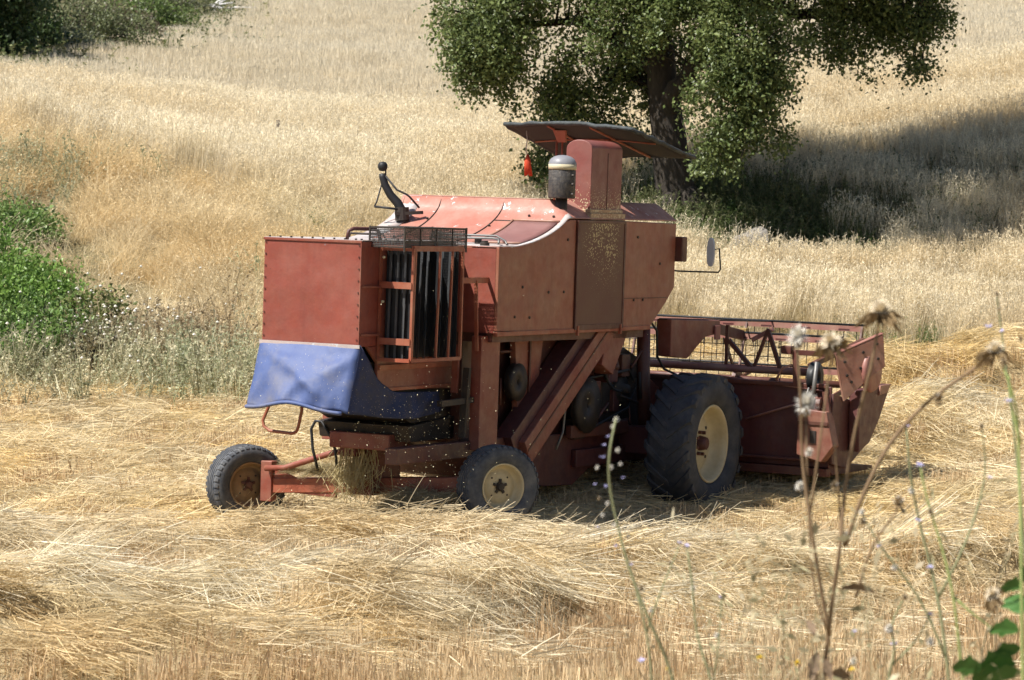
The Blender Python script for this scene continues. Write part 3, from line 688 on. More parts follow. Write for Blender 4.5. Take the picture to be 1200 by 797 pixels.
bush('bramble_bush', 'low bright green bush in front of the big bramble, by the grey weeds', 'bush', -5.75, 37.0, [(0, 0, .3, 1.05, .8, .6, 240), (-.9, .1, .35, .7, .6, .6, 140)], ((.12, .21, .05), (.20, .29, .08)), 38)
bush('bramble_bush', 'green bush highest in the gully, behind the big bramble', 'bush', -6.9, 42.6, [(-.1, 0, .2, .9, .8, .42, 190), (.5, -.1, .12, .5, .5, .32, 70)], ((.12, .21, .05), (.23, .31, .10)), 38)
bush('bramble_bush', 'small olive tinted bush at the right tip of the bramble gully', 'bush', -4.85, 38.0, [(0, 0, .3, .55, .5, .45, 110)], ((.12, .15, .04), (.19, .20, .07)), 30)
bush('wild_shrub', 'brown green twiggy shrub below the bramble at the left', 'bush', -4.75, 36.3, [(0, 0, .35, .5, .4, .4, 70)], ((.17, .13, .07), (.20, .18, .09)), 18, .05)
bush('young_shrub', 'small fresh green sapling on the dry bank left of the blue curtain', 'bush', -3.62, 38.0, [(0, 0, .18, .14, .12, .17, 12)], ((.09, .15, .03), (.12, .19, .05)), 26, .06, .06)
# white seed heads spread over the weeds
sh = MB()
for _ in range(150):
    x = random.gauss(-4.8, .7); y = random.gauss(37.0, 1.0)
    if y < 34.9: continue
    z = zs(x, y) + random.uniform(.35, .75); r = random.uniform(.012, .024)
    sh.add([(x - r, y, z), (x, y - r, z), (x + r, y, z), (x, y + r, z), (x, y, z + r), (x, y, z - r)], [(0, 1, 4), (1, 2, 4), (2, 3, 4), (3, 0, 4), (1, 0, 5), (2, 1, 5), (3, 2, 5), (0, 3, 5)])
M['seed'] = simple('white_seed_heads', (.62, .58, .50), .8)
tag(obj('seed_heads', sh, M['seed']), 'tiny white seed heads over the weeds by the bramble', kind='stuff')

# far thicket, top left
DK = ((.045, .08, .025), (.09, .13, .045))
def fx(px, Y): return (px - 600) / F * Y
bush('thicket_tree', 'dark green tree cut off by the top left corner of the picture', 'tree', fx(4, 65), 65, [(-.4, 0, .8, 1.1, 1.1, 1.0, 260), (-.9, 0, 2.2, 1.4, 1.3, 1.3, 330), (.2, .3, 1.9, .7, .9, .9, 130)], DK, 34, .10, .16, 'trees of the far thicket')
bush('thicket_tree', 'second dark tree of the far thicket, just right of the corner one', 'tree', fx(38, 67.5), 67.5, [(0, 0, .8, .6, .8, .7, 110), (-.2, .3, 2.0, .8, .8, .8, 110)], DK, 34, .10, .16, 'trees of the far thicket')
for px, Y, w, lab, c in [(78, 71, 1.0, 'olive green shrub right of the dark far trees', ((.12, .15, .06), (.22, .23, .12))), (114, 76, .8, 'brownish bare twigged shrub on the far field edge', ((.14, .11, .07), (.20, .17, .11))),
                     (150, 81, .9, 'light green shrub in the middle of the far hedge line', ((.11, .17, .04), (.18, .23, .08))), (190, 86, .8, 'grey green shrub left of the bare white branches', ((.15, .16, .09), (.24, .23, .14))),
                     (66, 68.5, .6, 'pale grey green tuft bush at the foot of the far trees', ((.20, .22, .13), (.28, .28, .18))), (300, 97, .6, 'small dark shrub right of the bare white branches', ((.08, .08, .05), (.14, .13, .08)))]:
    bush('hedge_shrub', lab, 'bush', fx(px, Y), Y, [(0, 0, w * .9, w * 1.3, w, w * .8, int(170 * w)), (w * 1.1, .2, w * .7, w, w * .7, w * .6, int(90 * w))], c, 26, .08, .13, 'shrubs along the far edge of the field')
# dead branches
bx_, by_ = fx(240, 89), 89.0
db = thing('dead_branches', 'bare whitish dead branches lying at the top edge of the field', 'dead branches', (bx_, by_, zs(bx_, by_)))
dm = MB()
for i in range(16):
    a = random.uniform(-.9, .9); s = Vector((random.uniform(-.5, .3), 0, .25)); e = s + Vector((math.cos(a) * random.uniform(.5, 1.3) * random.choice((-1, 1, 1)), random.gauss(0, .3), abs(math.sin(a)) * random.uniform(.3, .9) + .15))
    dm.tube([s, s.lerp(e, .5) + Vector((0, 0, .12)), e], [.035, .028, .012], 6)
obj('branch', dm, simple('bleached_wood', (.58, .56, .54), .8), db, smooth=True)
# dark post stub in the field
pm = MB().tube([(0, 0, 0), (.02, 0, .5), (0, .02, .86)], [.045, .035, .028], 8)
px_, py_ = fx(326, 51), 51.0
tag(obj('wooden_stake', pm, simple('dark_weathered_wood', (.10, .08, .06), .9), smooth=True), 'short dark stake poking out of the upper grain field, left of the tree', 'stake').location = (px_, py_, zs(px_, py_) - .05)
# rocks
M['rock'] = simple('pale_rock', (.22, .20, .175), .9, 0, .45, 3, .3, 1.0)
def rock(x, y, s, label, seed):
    random.seed(seed); bm = bmesh.new(); bmesh.ops.create_icosphere(bm, subdivisions=3, radius=1)
    for v in bm.verts:
        n = v.co.normalized(); k = 1 + .25 * math.sin(3 * n.x + seed) * math.cos(4 * n.y + seed) + .12 * math.sin(9 * n.z + 5 * n.x + seed) + random.uniform(-.04, .04)
        v.co = Vector((n.x * s[0], n.y * s[1], n.z * s[2])) * k
    me = bpy.data.meshes.new('boulder'); bm.to_mesh(me); bm.free(); me.materials.append(M['rock'])
    o = bpy.data.objects.new('boulder', me); COL.objects.link(o); o.location = (x, y, zs(x, y) + s[2] * .35 + .18); o.rotation_euler = (.1, .5, seed)
    tag(o, label, 'rock', 'pale rocks at the foot of the shaded bank')
rock(fx(876, 43.4), 43.4, (.20, .3, .45), 'tall pale slanting rock nearest the tree trunk', 1)
rock(fx(925, 43.6), 43.6, (.36, .3, .32), 'broad low pale rock under the shaded bank', 2)
rock(fx(846, 43.2), 43.2, (.12, .2, .16), 'small pale rock just behind the side mirror', 3)
random.seed(11)
# ------------------------------------------------------------------ THE COMBINE
H = thing('combine_harvester', 'old red combine harvester with blue rear curtain standing on the mown straw', 'combine harvester')
H.matrix_world = MW

# straw hood (rear body)
YR = -.9
hood = obj('straw_hood', MB().box(-1.32, .30, -.475, .475, 1.50, 2.38), M['red_rear'], H, .012)
m = MB(); m.box(-1.325, -1.30, -.485, .485, 1.475, 1.50); obj('lower_lip', m, M['wornrim'], hood)
m = MB(); m.box(-1.31, .28, -.478, .478, 2.381, 2.388); obj('top_sheet', m, M['wornrim'], hood)
m = MB()
for i in range(9): m.cyl((-1.29 + .0, .44 - i * .105, 2.388), (-1.29, .44 - i * .105, 2.40), .010, 8)
for i in range(7): m.cyl((-1.29 + i * .2, -.455, 2.388), (-1.29 + i * .2, -.455, 2.40), .010, 8)
pieces('bolt_head', m, M['dark'], hood)
m = MB().tube([(-1.27, -.30, 2.385), (-1.26, -.31, 2.46), (-1.22, -.33, 2.48), (-.98, -.40, 2.48), (-.94, -.41, 2.46), (-.92, -.42, 2.385)], .016, 8); obj('grab_handle', m, M['maroon'], H, smooth=True)
m = MB()
for i in range(9):
    z = 1.56 + i * .098
    for y in (-.455, .455): m.cyl((-1.322, y, z), (-1.328, y, z), .007, 8)
pieces('rivet', m, M['red_dark'], hood)
obj('fold_flange', MB().box(-1.328, -1.318, -.479, -.468, 1.50, 2.38).box(-1.33, -1.316, -.478, .478, 2.362, 2.384), M['red'], hood, .002)
# hood lower side skirt
m = MB().prism([(-1.0, 1.15), (-1.0, 1.36), (-1.18, 1.50), (.35, 1.50), (.37, 1.10)], 1, -.476, -.445); obj('side_skirt', m, M['red'], H, .004)
m = MB().box(-1.0, .36, -.50, -.477, 1.30, 1.345).box(-1.0, .34, -.49, -.477, 1.12, 1.15); obj('skirt_rail', m, M['orange'], H, .003)
m = MB().prism([(-1.31, 1.50), (.3, 1.50), (.4, 1.0), (-.6, .98), (-1.1, 1.15)], 1, .44, .475); obj('side_skirt', m, M['red'], H)
# interior straw walkers, dark
obj('straw_walker', MB().prism([(-1.1, 1.12), (-1.25, 1.35), (.4, 1.45), (.4, .85), (-.3, .82)], 1, -.42, .42), M['dark'], H)
obj('chute_plate', MB().prism([(-.85, 1.02), (-.86, .95), (.3, .80), (.3, .96)], 1, -.43, .43), M['dark'], H)  # dark material stands in for the shadow below the curtain

# blue curtain: rear panel and right side panel as one folded sheet
def tarp():
    mb = MB(); nu, nv = 44, 18; path = []
    # outline along top (u): rear left -> rear right corner -> along the side to x=.05
    for i in range(nu + 1):
        t = i / nu * 3.0
        if t < 1.5:   # rear
            s = t / 1.5; top = Vector((-1.335, .47 - .965 * s, 1.515 - .0 * s)); bot = Vector((-1.52 - .10 * math.sin(PI * s) , .47 - .93 * s, .965 + .05 * math.sin(PI * s) - .015 * math.sin(9 * s)))
        else:
            s = (t - 1.5) / 1.5
            tx = -1.33 + 1.38 * s; tz = np.interp(s, [0, .12, .25, .38, .5, 1], [1.515, 1.36, 1.20, 1.12, 1.105, 1.085])
            top = Vector((tx, -.50, float(tz))); bz = np.interp(s, [0, .3, .6, .85, 1], [.955, .90, .875, .885, .92])
            bx = np.interp(s, [0, .1, .4, 1], [-1.515, -1.28, -.8, .055]); bot = Vector((float(bx), -.50 - .05 * math.sin(PI * s), float(bz)))
        path.append((top, bot, t))
    for i, (a, b, t) in enumerate(path):
        for j in range(nv + 1):
            v = j / nv; p = a.lerp(b, v)
            if t < 1.5:
                s = t / 1.5
                w = .022 * math.sin(7 * s + 4 * v) * v + .018 * math.sin(15 * s - 6 * v + 1) * v * v + .05 * math.sin(PI * s) * math.sin(PI * v) * .8
                w += .035 * max(0, 1 - abs(s - v) * 7) * math.sin(PI * v) + .03 * max(0, 1 - abs(s + v * .8 - 1.1) * 7) * math.sin(PI * v) + .012 * math.sin(28 * s + 9 * v) * v - .04 * max(0, 1 - abs(s - .5) * 2.2) * v * v
                p = p + Vector((-w, 0, -.012 * math.sin(12 * s) * v))
            else:
                s = (t - 1.5) / 1.5; w = .02 * math.sin(10 * s + 3 * v) * v + .012 * math.sin(23 * s + 5 * v)
                p = p + Vector((0, -w * min(1, s * 6), 0))
            mb.v.append(tuple(p))
    for i in range(nu):
        for j in range(nv):
            q = i * (nv + 1) + j; mb.f.append((q, q + 1, q + nv + 2, q + nv + 1))
    return mb
o = obj('rear_curtain', MB(), M['tarp'], H)
tb = tarp(); cut = 21 * 19   # the rear sheet, and the grimy side sheet, its shade put into darker navy
def subtarp(a, b):
    q = MB(); used = range(a * 19, (b + 1) * 19); q.v = [tb.v[i] for i in used]; q.f = [tuple(i - a * 19 for i in f) for f in tb.f if min(f) >= a * 19 and max(f) < (b + 1) * 19]; return q
bpy.data.objects.remove(o); o = obj('rear_curtain', subtarp(0, 22), M['tarp'], H, smooth=True, solid=.006)
def mk_dirty_shaded():
    m, nt, out = new_mat('grimy_shaded_tarpaulin'); co = objco(nt); n = noise(nt, co, 3, 6, .7)
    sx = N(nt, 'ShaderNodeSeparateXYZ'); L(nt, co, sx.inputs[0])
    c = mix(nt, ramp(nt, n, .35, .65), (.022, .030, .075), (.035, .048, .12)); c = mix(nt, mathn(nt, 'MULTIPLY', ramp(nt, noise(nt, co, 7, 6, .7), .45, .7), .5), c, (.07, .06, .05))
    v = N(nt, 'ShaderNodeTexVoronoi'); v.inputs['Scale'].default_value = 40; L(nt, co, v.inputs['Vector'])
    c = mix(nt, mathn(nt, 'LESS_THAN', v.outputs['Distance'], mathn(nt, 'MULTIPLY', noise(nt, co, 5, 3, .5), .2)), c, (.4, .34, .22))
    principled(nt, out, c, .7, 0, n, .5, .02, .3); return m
M['tarp_dirty_shaded'] = mk_dirty_shaded()
sc_ = obj('side_curtain', subtarp(22, 44), M['tarp_dirty_shaded'], H, smooth=True, solid=.006); sc_['label'] = 'grimy navy side sheet of the curtain, shade in its colour'
o['label'] = 'faded blue tarpaulin curtain hanging under the straw hood'
# rolled hem
m = MB(); pts = []
for i in range(30):
    s = i / 29; pts.append((-1.52 - .10 * math.sin(PI * s) - .02, .47 - .93 * s, .965 + .05 * math.sin(PI * s) - .015 * math.sin(9 * s)))
m.tube(pts, .017, 8); obj('rolled_hem', m, M['tarp'], o, smooth=True)
m = MB().bar((-1.345, .48, 1.505), (-1.345, -.50, 1.505), .012, .03); obj('batten', m, M['wornrim'], o)
# red pipe loop
m = MB().tube([(-1.3, .40, 1.05), (-1.3, .40, .95), (-1.3, .45, .84), (-1.3, .44, .79), (-1.3, .38, .755), (-1.3, .16, .745), (-1.3, .12, .76), (-1.3, .10, .80), (-1.3, .07, .94), (-1.3, .07, 1.05)], .014, 8)
obj('pipe_loop', m, M['orange'], H, smooth=True)

# grain tank: wide body with concave ramp on top
def zr(x):  # ramp profile
    if x < .62: return 2.345
    if x > 1.72: return 2.765
    t = (x - .62) / 1.10
    return 2.345 + .42 * (1 - math.sqrt(max(0, 1 - t ** 2.1))) * .75 + .42 * .25 * t
def zc(y): return 2.775 - max(0, (-y) - .66) * .70
prof = [(.30, 1.62)] + [(.30, 2.345)] + [(x, min(zr(x), 2.60)) for x in np.linspace(.5, 1.72, 16)] + [(1.76, 2.60), (1.76, 1.60)]
m = MB().prism(prof, 1, YR, YR + .03); tank_side = obj('tank_side', m, M['red_side'], H, .004)
prof2 = [(.30, 1.62), (.30, 2.345)] + [(x, zr(x)) for x in np.linspace(.5, 1.72, 16)] + [(1.76, 2.765), (1.76, 1.60)]
obj('tank_side', MB().prism(prof2, 1, .9, .87), M['red_side'], H, .004)
pieces('tank_rear_wall', MB().box(.302, .33, -.868, -.478, 1.60, 2.335).box(.302, .33, .478, .868, 1.60, 2.335), M['red_rear'], H)
def topsurf():
    mb = MB(); X_ = [.305] + list(np.linspace(.5, 1.78, 26)) + [2.2, 2.8, 3.4, 3.9]; Y_ = [-.9, -.88, -.82, -.76, -.70, -.66] + list(np.linspace(-.6, .9, 14))
    for x in X_:
        for y in Y_: mb.v.append((x, y, min(zr(x), zc(y)) + .004))
    ny_ = len(Y_)
    for i in range(len(X_) - 1):
        for j in range(ny_ - 1):
            q = i * ny_ + j; mb.f.append((q, q + ny_, q + ny_ + 1, q + 1))
    return mb
def tsurf(x, y, d=.0): return (x, y, min(zr(x), zc(y)) + d)
cover = obj('tank_cover', topsurf(), M['pink'], H, smooth=True, recalc=False, solid=.008)
# worn rims along both ramp edges and the rear lip
def strip(y0, y1, xs_, d=.012):
    mb = MB()
    for x in xs_:
        for y in (y0, y1): mb.v.append(tsurf(x, y, d))
    for i in range(len(xs_) - 1): mb.f.append((2 * i, 2 * i + 2, 2 * i + 3, 2 * i + 1))
    return mb
XR = [.305] + list(np.linspace(.5, 1.74, 24))
obj('rim_strip', strip(.70, .905, XR), M['wornrim'], cover, smooth=True, solid=.005)
obj('rim_strip', strip(-.905, -.85, XR[:-1]), M['wornrim'], cover, smooth=True, solid=.005)
def patchsurf(x0, x1, y0, y1, d, nxx=10, nyy=6):
    mb = MB()
    for i in range(nxx + 1):
        for j in range(nyy + 1): mb.v.append(tsurf(x0 + (x1 - x0) * i / nxx, y0 + (y1 - y0) * j / nyy, d))
    for i in range(nxx):
        for j in range(nyy):
            q = i * (nyy + 1) + j; mb.f.append((q, q + nyy + 1, q + nyy + 2, q + 1))
    return mb
obj('worn_patch', patchsurf(.31, .78, -.85, .1, .010), M['wornrim'], cover, smooth=True, solid=.003)
obj('hatch_cover', patchsurf(.80, 1.50, -.84, -.40, .018), M['window'], cover, smooth=True, solid=.008)
# hatch frame and sheet seams
def seam(pts, r=.006, mat='dark', nm='seam'): return obj(nm, MB().tube([tsurf(x, y, .012) for x, y in pts], r, 6), M[mat], cover, smooth=True)
for pts in ([(x, -.38) for x in np.linspace(.78, 1.52, 10)], [(1.52, y) for y in np.linspace(-.38, -.85, 6)], [(.78, y) for y in np.linspace(-.38, -.85, 5)]):
    obj('hatch_frame', MB().tube([tsurf(x, y, .02) for x, y in pts], .012, 6), M['shield'], cover, smooth=True)
seam([(x, .48 - .0 * x) for x in np.linspace(.6, 1.74, 16)]); seam([(x, -.18) for x in np.linspace(.7, 1.74, 16)])
seam([(1.30, y) for y in np.linspace(.48, .80, 5)]); seam([(1.52, y) for y in np.linspace(-.18, -.38, 5)]); seam([(.62, y) for y in np.linspace(.1, .82, 8)], .005)
obj('edge_trim', MB().tube([tsurf(1.745, y, .012) for y in np.linspace(.9, -.66, 8)], .008, 6), M['shield'], cover, smooth=True)
m = MB()
for x, y in [(.9, .5), (1.2, .5), (1.5, .5), (1.0, -.2), (1.4, -.2), (1.6, -.5), (1.6, -.75), (.7, .78), (1.1, .78)]:
    p = Vector(tsurf(x, y, .012)); m.cyl(p, p + Vector((-.006, 0, .012)), .012, 8)
pieces('bolt_head', m, M['dark'], cover)
# long latch rods and caps on the ramp foot
m = MB().tube([(.62, -.02, 2.41), (.66, -.30, 2.415), (.70, -.62, 2.42), (.66, -.70, 2.41), (.58, -.74, 2.38)], .011, 8).tube([(.72, -.02, 2.44), (.76, -.30, 2.44), (.80, -.60, 2.44), (.74, -.72, 2.40), (.66, -.78, 2.37)], .009, 8)
obj('latch_rod', m, M['grey'], H, smooth=True)
m = MB().cyl((.72, -.46, 2.35), (.72, -.46, 2.42), .032, 16); obj('filler_cap', m, M['dark'], H, .004)
m = MB().cyl((.40, -.70, 2.35), (.40, -.70, 2.385), .042, 18).cyl((.40, -.70, 2.385), (.40, -.70, 2.40), .03, 16); obj('filler_cap', m, M['dark'], H, .004)
m = MB().tube([(.45, -.12, 2.35), (.47, -.13, 2.45), (.55, -.16, 2.45), (.57, -.17, 2.35)], .012, 8); obj('grab_handle', m, M['maroon'], H, smooth=True)
m = MB().tube([(.3, .62, 2.36), (.3, .60, 2.42), (.36, .3, 2.42), (.38, .28, 2.36)], .010, 8); obj('latch_rod', m, M['dark'], H, smooth=True)
# lower lip of the tank and side box
m = MB().box(.29, 3.36, YR - .012, YR + .03, 1.575, 1.615); obj('bottom_lip', m, M['orange'], H, .003)
obj('tank_floor', MB().prism([(.33, 1.60), (3.36, 1.585), (3.36, 1.50), (.33, 1.52)], 1, -.84, .84), M['red_dark'], H)
# side box (engine cover) in front of the grille
sb = MB(); bp_ = [(2.76, 1.60), (3.35, 1.575), (3.71, 1.82), (3.90, 1.97), (3.90, 2.585), (2.76, 2.60)]
sb.prism(bp_, 1, YR, .9); sidebox = obj('engine_cover', sb, M['red_side'], H, .010)
m = MB().box(1.765, 2.755, YR + .012, YR + .04, 1.60, 2.585); obj('side_wall', m, M['red_side'], H)
m = MB().box(1.79, 2.74, YR - .014, YR + .010, 1.645, 2.575); gp = obj('grille_panel', m, M['grille'], H, .003)
m = MB().box(1.765, 1.80, YR - .02, YR - .001, 1.60, 2.595).box(2.73, 2.762, YR - .02, YR - .001, 1.60, 2.595).box(1.80, 2.73, YR - .02, YR - .001, 1.60, 1.648).box(1.80, 2.73, YR - .02, YR - .001, 2.572, 2.598)
obj('panel_frame', m, M['red_dark'], gp, .002)
m = MB()
for x in (1.82, 2.70): m.box(x - .012, x + .012, YR - .03, YR - .005, 1.55, 1.64)
pieces('hinge', m, M['orange'], gp)
m = MB()
for x, z in ((.62, 1.74), (.9, 1.73), (1.25, 1.95), (1.55, 1.95), (3.0, 1.86), (3.2, 1.86), (3.05, 2.45), (3.55, 2.2), (.75, 2.0), (1.6, 2.42)): m.cyl((x, YR - .008, z), (x, YR + .002, z), .013, 10)
pieces('bolt_head', m, M['dark'], H)
m = MB().box(2.77, 3.72, YR - .006, YR, 1.872, 1.880); obj('seam', m, M['red_dark'], sidebox)
m = MB().box(3.902, 4.02, -.97, -.80, 2.22, 2.46); obj('marker_lamp', m, M['red_dark'], H, .012)
# underside of the roof box / driver platform beyond (open, seen only from other sides)
m = MB().box(2.9, 4.3, -.35, .85, 1.55, 1.62); obj('driver_platform', m, M['red_dark'], H, .005)
m = MB().box(3.30, 3.75, .05, .55, 2.58, 2.66); obj('driver_seat', m, M['black'], H, .03)

# snorkel air intake
def arch(x0, x1, y0, y1, z0, z1, n=9):
    r = (y1 - y0) / 2; c = (y0 + y1) / 2; pr = [(y0, z0), (y1, z0)]
    for i in range(n + 1):
        t = PI * i / n; pr.append((c + r * math.cos(t), z1 - r * .62 + r * .62 * math.sin(t)))
    return MB().prism(pr, 0, x0, x1)
sn = obj('air_intake_duct', arch(2.10, 2.74, -.865, -.60, 2.66, 3.335), M['snorkel'], H, .008)
obj('seam', MB().box(2.43, 2.442, -.869, -.855, 2.70, 3.22), M['red_dark'], sn)
obj('duct_flange', MB().box(2.06, 2.78, -.895, -.57, 2.60, 2.665).box(2.09, 2.75, -.88, -.59, 2.665, 2.70), M['flange'], sn, .004)
# pre-cleaner
pc = obj('air_pre_cleaner', MB().lathe([(0, 2.79), (.118, 2.79), (.124, 2.80), (.124, 3.04), (.118, 3.05), (0, 3.05)], (1.75, -.745, 0), 'z', 32), mk_mesh_panel('pre_cleaner_mesh', (.055, .05, .05), 95, .12, (.14, .13, .12)), H, smooth=True)
pc.data.materials[0] = simple('pre_cleaner_dark_mesh', (.045, .042, .042), .6, .2, .8, 60, .4, .8, dust=(.2, .17, .13), damt=.5)
obj('band', MB().lathe([(.118, 3.05), (.128, 3.052), (.128, 3.098), (.118, 3.10)], (1.75, -.745, 0), 'z', 32, False), M['band'], pc, smooth=True)
obj('cap', MB().lathe([(.128, 3.098), (.126, 3.115), (.11, 3.145), (.08, 3.168), (.04, 3.18), (0, 3.183)], (1.75, -.745, 0), 'z', 32), M['greycap'], pc, smooth=True)
obj('neck', MB().cyl((1.75, -.745, 2.60), (1.75, -.745, 2.80), .055, 18), M['dark'], pc, smooth=True)
m = MB()
for z in (2.83, 2.92, 3.0): m.cyl((1.70, -.872, z), (1.70, -.89, z), .012, 8)
pieces('clip', m, M['dark'], pc)

# sun canopy over the driver
# corners: rear-left, rear-right, front-right, front-left
cA, cB, cC, cD = Vector((2.62, .33, 3.47)), Vector((2.62, -1.02, 3.445)), Vector((3.85, -1.09, 3.215)), Vector((3.85, .27, 3.17))
def canopy():
    mb = MB(); n_ = 16
    for i in range(n_ + 1):
        for j in range(n_ + 1):
            u, v = i / n_, j / n_; p = cA.lerp(cB, u).lerp(cD.lerp(cC, u), v)
            p.z += .035 * math.sin(PI * u) * 1.0 - .010 * abs(math.sin(3 * PI * u)) - .008 * abs(math.sin(2 * PI * v)); mb.v.append(tuple(p))
    for i in range(n_):
        for j in range(n_): q = i * (n_ + 1) + j; mb.f.append((q, q + 1, q + n_ + 2, q + n_ + 1))
    return mb
can = obj('sun_canopy', canopy(), M['canopy'], H, smooth=True, solid=.006); can['label'] = 'dark tilted shade canopy over the driver'
def cpt(u, v, d=0):
    p = cA.lerp(cB, u).lerp(cD.lerp(cC, u), v); p.z += .035 * math.sin(PI * u) + d; return p
ring = [cpt(u, 0) for u in np.linspace(0, 1, 15)] + [cpt(1, v) for v in np.linspace(.05, 1, 12)] + [cpt(u, 1) for u in np.linspace(.95, 0, 14)] + [cpt(0, v) for v in np.linspace(.95, 0, 12)]
ring = [p + Vector((random.gauss(0, .006), random.gauss(0, .006), random.gauss(0, .006))) for p in ring]
obj('hem', MB().tube(ring, [random.uniform(.014, .024) for _ in ring], 7), simple('frayed_black_hem', (.035, .04, .042), .7, 0, .6, 30, .4, 1.0, dust=(.16, .19, .19)), can, smooth=True)
for u in (.33, .66): obj('canopy_rail', MB().tube([cpt(u, v, -.02) for v in np.linspace(0.02, .98, 8)], .011, 6), M['orange'], can, smooth=True)
obj('canopy_rail', MB().tube([cpt(u, .42, -.022) for u in np.linspace(.03, .97, 8)], .009, 6), M['orange'], can, smooth=True)
obj('bracket', MB().slab([cpt(.32, .12, -.03), cpt(.42, .12, -.03), cpt(.40, .16, -.13), cpt(.34, .16, -.13)], (1, 0, 0), .03), M['orange'], can)
for y in (-.16, -.10): obj('canopy_post', MB().tube([(2.86, y, 2.74), (2.84, y - .02, 3.40)], .011, 8), M['orange'], H, smooth=True)
obj('canopy_post', MB().tube([(2.9, -.55, 2.6), (3.1, -.55, 3.36)], .016, 8), M['orange'], H, smooth=True)
# tassel on the canopy's rear left corner
tp0 = W(*(cpt(.10, .14)))
ts = thing('hanging_tassel', 'orange red tassel on a pale cord hanging from the canopy corner', 'tassel', tuple(tp0))
obj('cord', MB().tube([(0, 0, 0), (.01, 0, -.10), (-.005, 0, -.2), (.012, 0, -.26)], .006, 6), simple('pale_cord', (.4, .36, .3), .8), ts, smooth=True)
m = MB()
for i in range(16):
    a = i * .39; m.tube([(.012, 0, -.24), (.012 + .02 * math.cos(a), .02 * math.sin(a), -.30), (.02 + .035 * math.cos(a), .035 * math.sin(a), -.42 - random.uniform(0, .03))], [.008, .010, .005], 5)
obj('fringe', m, simple('orange_red_fringe', (.55, .07, .025), .7), ts, smooth=True)

# exhaust, left edge of the ramp
ex = obj('exhaust_pipe', MB().tube([(1.42, .72, 2.55), (1.42, .74, 2.65), (1.41, .77, 2.70), (1.38, .83, 2.77), (1.36, .88, 2.86), (1.35, .90, 2.93), (1.35, .905, 2.965)], [.045, .043, .042, .038, .035, .033, .032], 14), M['black'], H, smooth=True)
bm_ = MB().lathe([(0, -.045), (.03, -.04), (.045, -.015), (.045, .015), (.03, .04), (0, .045)], (1.35, .905, 3.03), 'z', 16); bm_.cyl((1.35, .87, 2.955), (1.35, .875, 3.02), .008, 6)
obj('rain_cap', bm_, M['black'], ex, smooth=True)
obj('stay', MB().tube([(1.35, .88, 2.95), (1.37, .76, 2.82), (1.38, .66, 2.78), (1.40, .64, 2.76), (1.45, .56, 2.66)], .010, 6).tube([(1.35, .90, 2.90), (1.30, .93, 2.70), (1.28, .94, 2.66)], .008, 6).tube([(1.28, .94, 2.66), (1.38, .70, 2.64)], .012, 6), M['black'], ex, smooth=True)
obj('collar', MB().cyl((1.42, .72, 2.54), (1.42, .73, 2.66), .066, 14).bar((1.35, .76, 2.60), (1.50, .55, 2.62), .05, .03), M['dark'], ex)

# mirror
mm = MB(); pts = []
ring_ = [(.042 * math.copysign(abs(math.cos(t)) ** .7, math.cos(t)), .14 * math.copysign(abs(math.sin(t)) ** .85, math.sin(t))) for t in np.linspace(0, 2 * PI, 20, endpoint=False)]
mm.prism([(-1.185 + a, 2.32 + b) for a, b in ring_], 0, 4.08, 4.11); mir = obj('side_mirror', mm, M['glass'], H, .008, smooth=True)
obj('mirror_arm', MB().tube([(3.88, -.80, 2.14), (4.1, -.85, 2.125), (4.1, -1.27, 2.13), (4.1, -1.29, 2.16), (4.1, -1.27, 2.36), (4.1, -1.20, 2.34)], .009, 6), M['black'], mir, smooth=True)

# guard cage on the hood side
Cx0, Cx1, Cy0, Cy1, Cz0, Cz1 = -1.02, -.17, -.49, -.80, 1.395, 2.33
cg = MB()
b = .016
for (x, y) in ((Cx0, Cy0), (Cx0, Cy1), (Cx1, Cy1)): cg.bar((x, y, Cz0), (x, y, Cz1), .022, .022, (0, 1, 0))
for z in (Cz0, Cz1):
    cg.bar((Cx0 - .01, Cy0, z), (Cx0 - .01, Cy1, z), .03, .045 if z == Cz1 else .03); cg.bar((Cx0, Cy1, z), (Cx1, Cy1, z), .02, .045 if z == Cz1 else .03); cg.bar((Cx1, Cy0, z), (Cx1, Cy1, z), .02, .03)
cage = obj('guard_cage', cg, M['orange'], H)
for z in (2.02, 1.55): obj('cross_bar', MB().bar((Cx0 - .012, Cy0, z), (Cx0 - .012, Cy1, z), .02, .055), M['orange'], cage)
for x in (-.60, -.385): obj('cage_bar', MB().bar((x, Cy1 - .004, Cz0), (x + .03, Cy1 - .004, Cz1), .018, .016, (0, 1, 0)), M['orange'], cage)
obj('cage_bar', MB().bar((Cx0 + .01, Cy1 - .002, Cz0), (Cx0 + .03, Cy1 - .002, Cz1), .02, .02, (0, 1, 0)), M['orange'], cage)
slat = simple('dark_rubber_slat', (.05, .052, .055), .5, .1, .4, 5, .5, .4, dust=(.17, .16, .15))
slat2 = simple('grey_rubber_slat', (.13, .135, .14), .5, .1, .4, 5, .5, .4, dust=(.20, .19, .18))
for i, x in enumerate((-.92, -.80, -.69, -.52, -.44, -.31, -.24)):
    mb = MB(); mb.slab([(x, Cy1 + .05, Cz0 + .01), (x + .055, Cy1 + .10, Cz0 + .01), (x + .085, Cy1 + .10, Cz1 - .01), (x + .03, Cy1 + .05, Cz1 - .01)], (.5, 1, 0), .008); obj('slat', mb, slat2 if i != 3 else slat, cage)
for i, y in enumerate((-.56, -.63, -.70)):
    obj('slat', MB().bar((Cx0 + .03, y, Cz0 + .01), (Cx0 + .03, y - .01, Cz1 - .01), .008, .022, (0, 1, 0)), slat, cage)
obj('back_plate', MB().box(Cx0 + .12, Cx1 - .01, -.50, -.515, Cz0, Cz1), M['black'], cage)
obj('end_screen', MB().box(Cx1 - .03, Cx1 - .022, -.515, -.775, Cz0, Cz1), M['black'], cage)
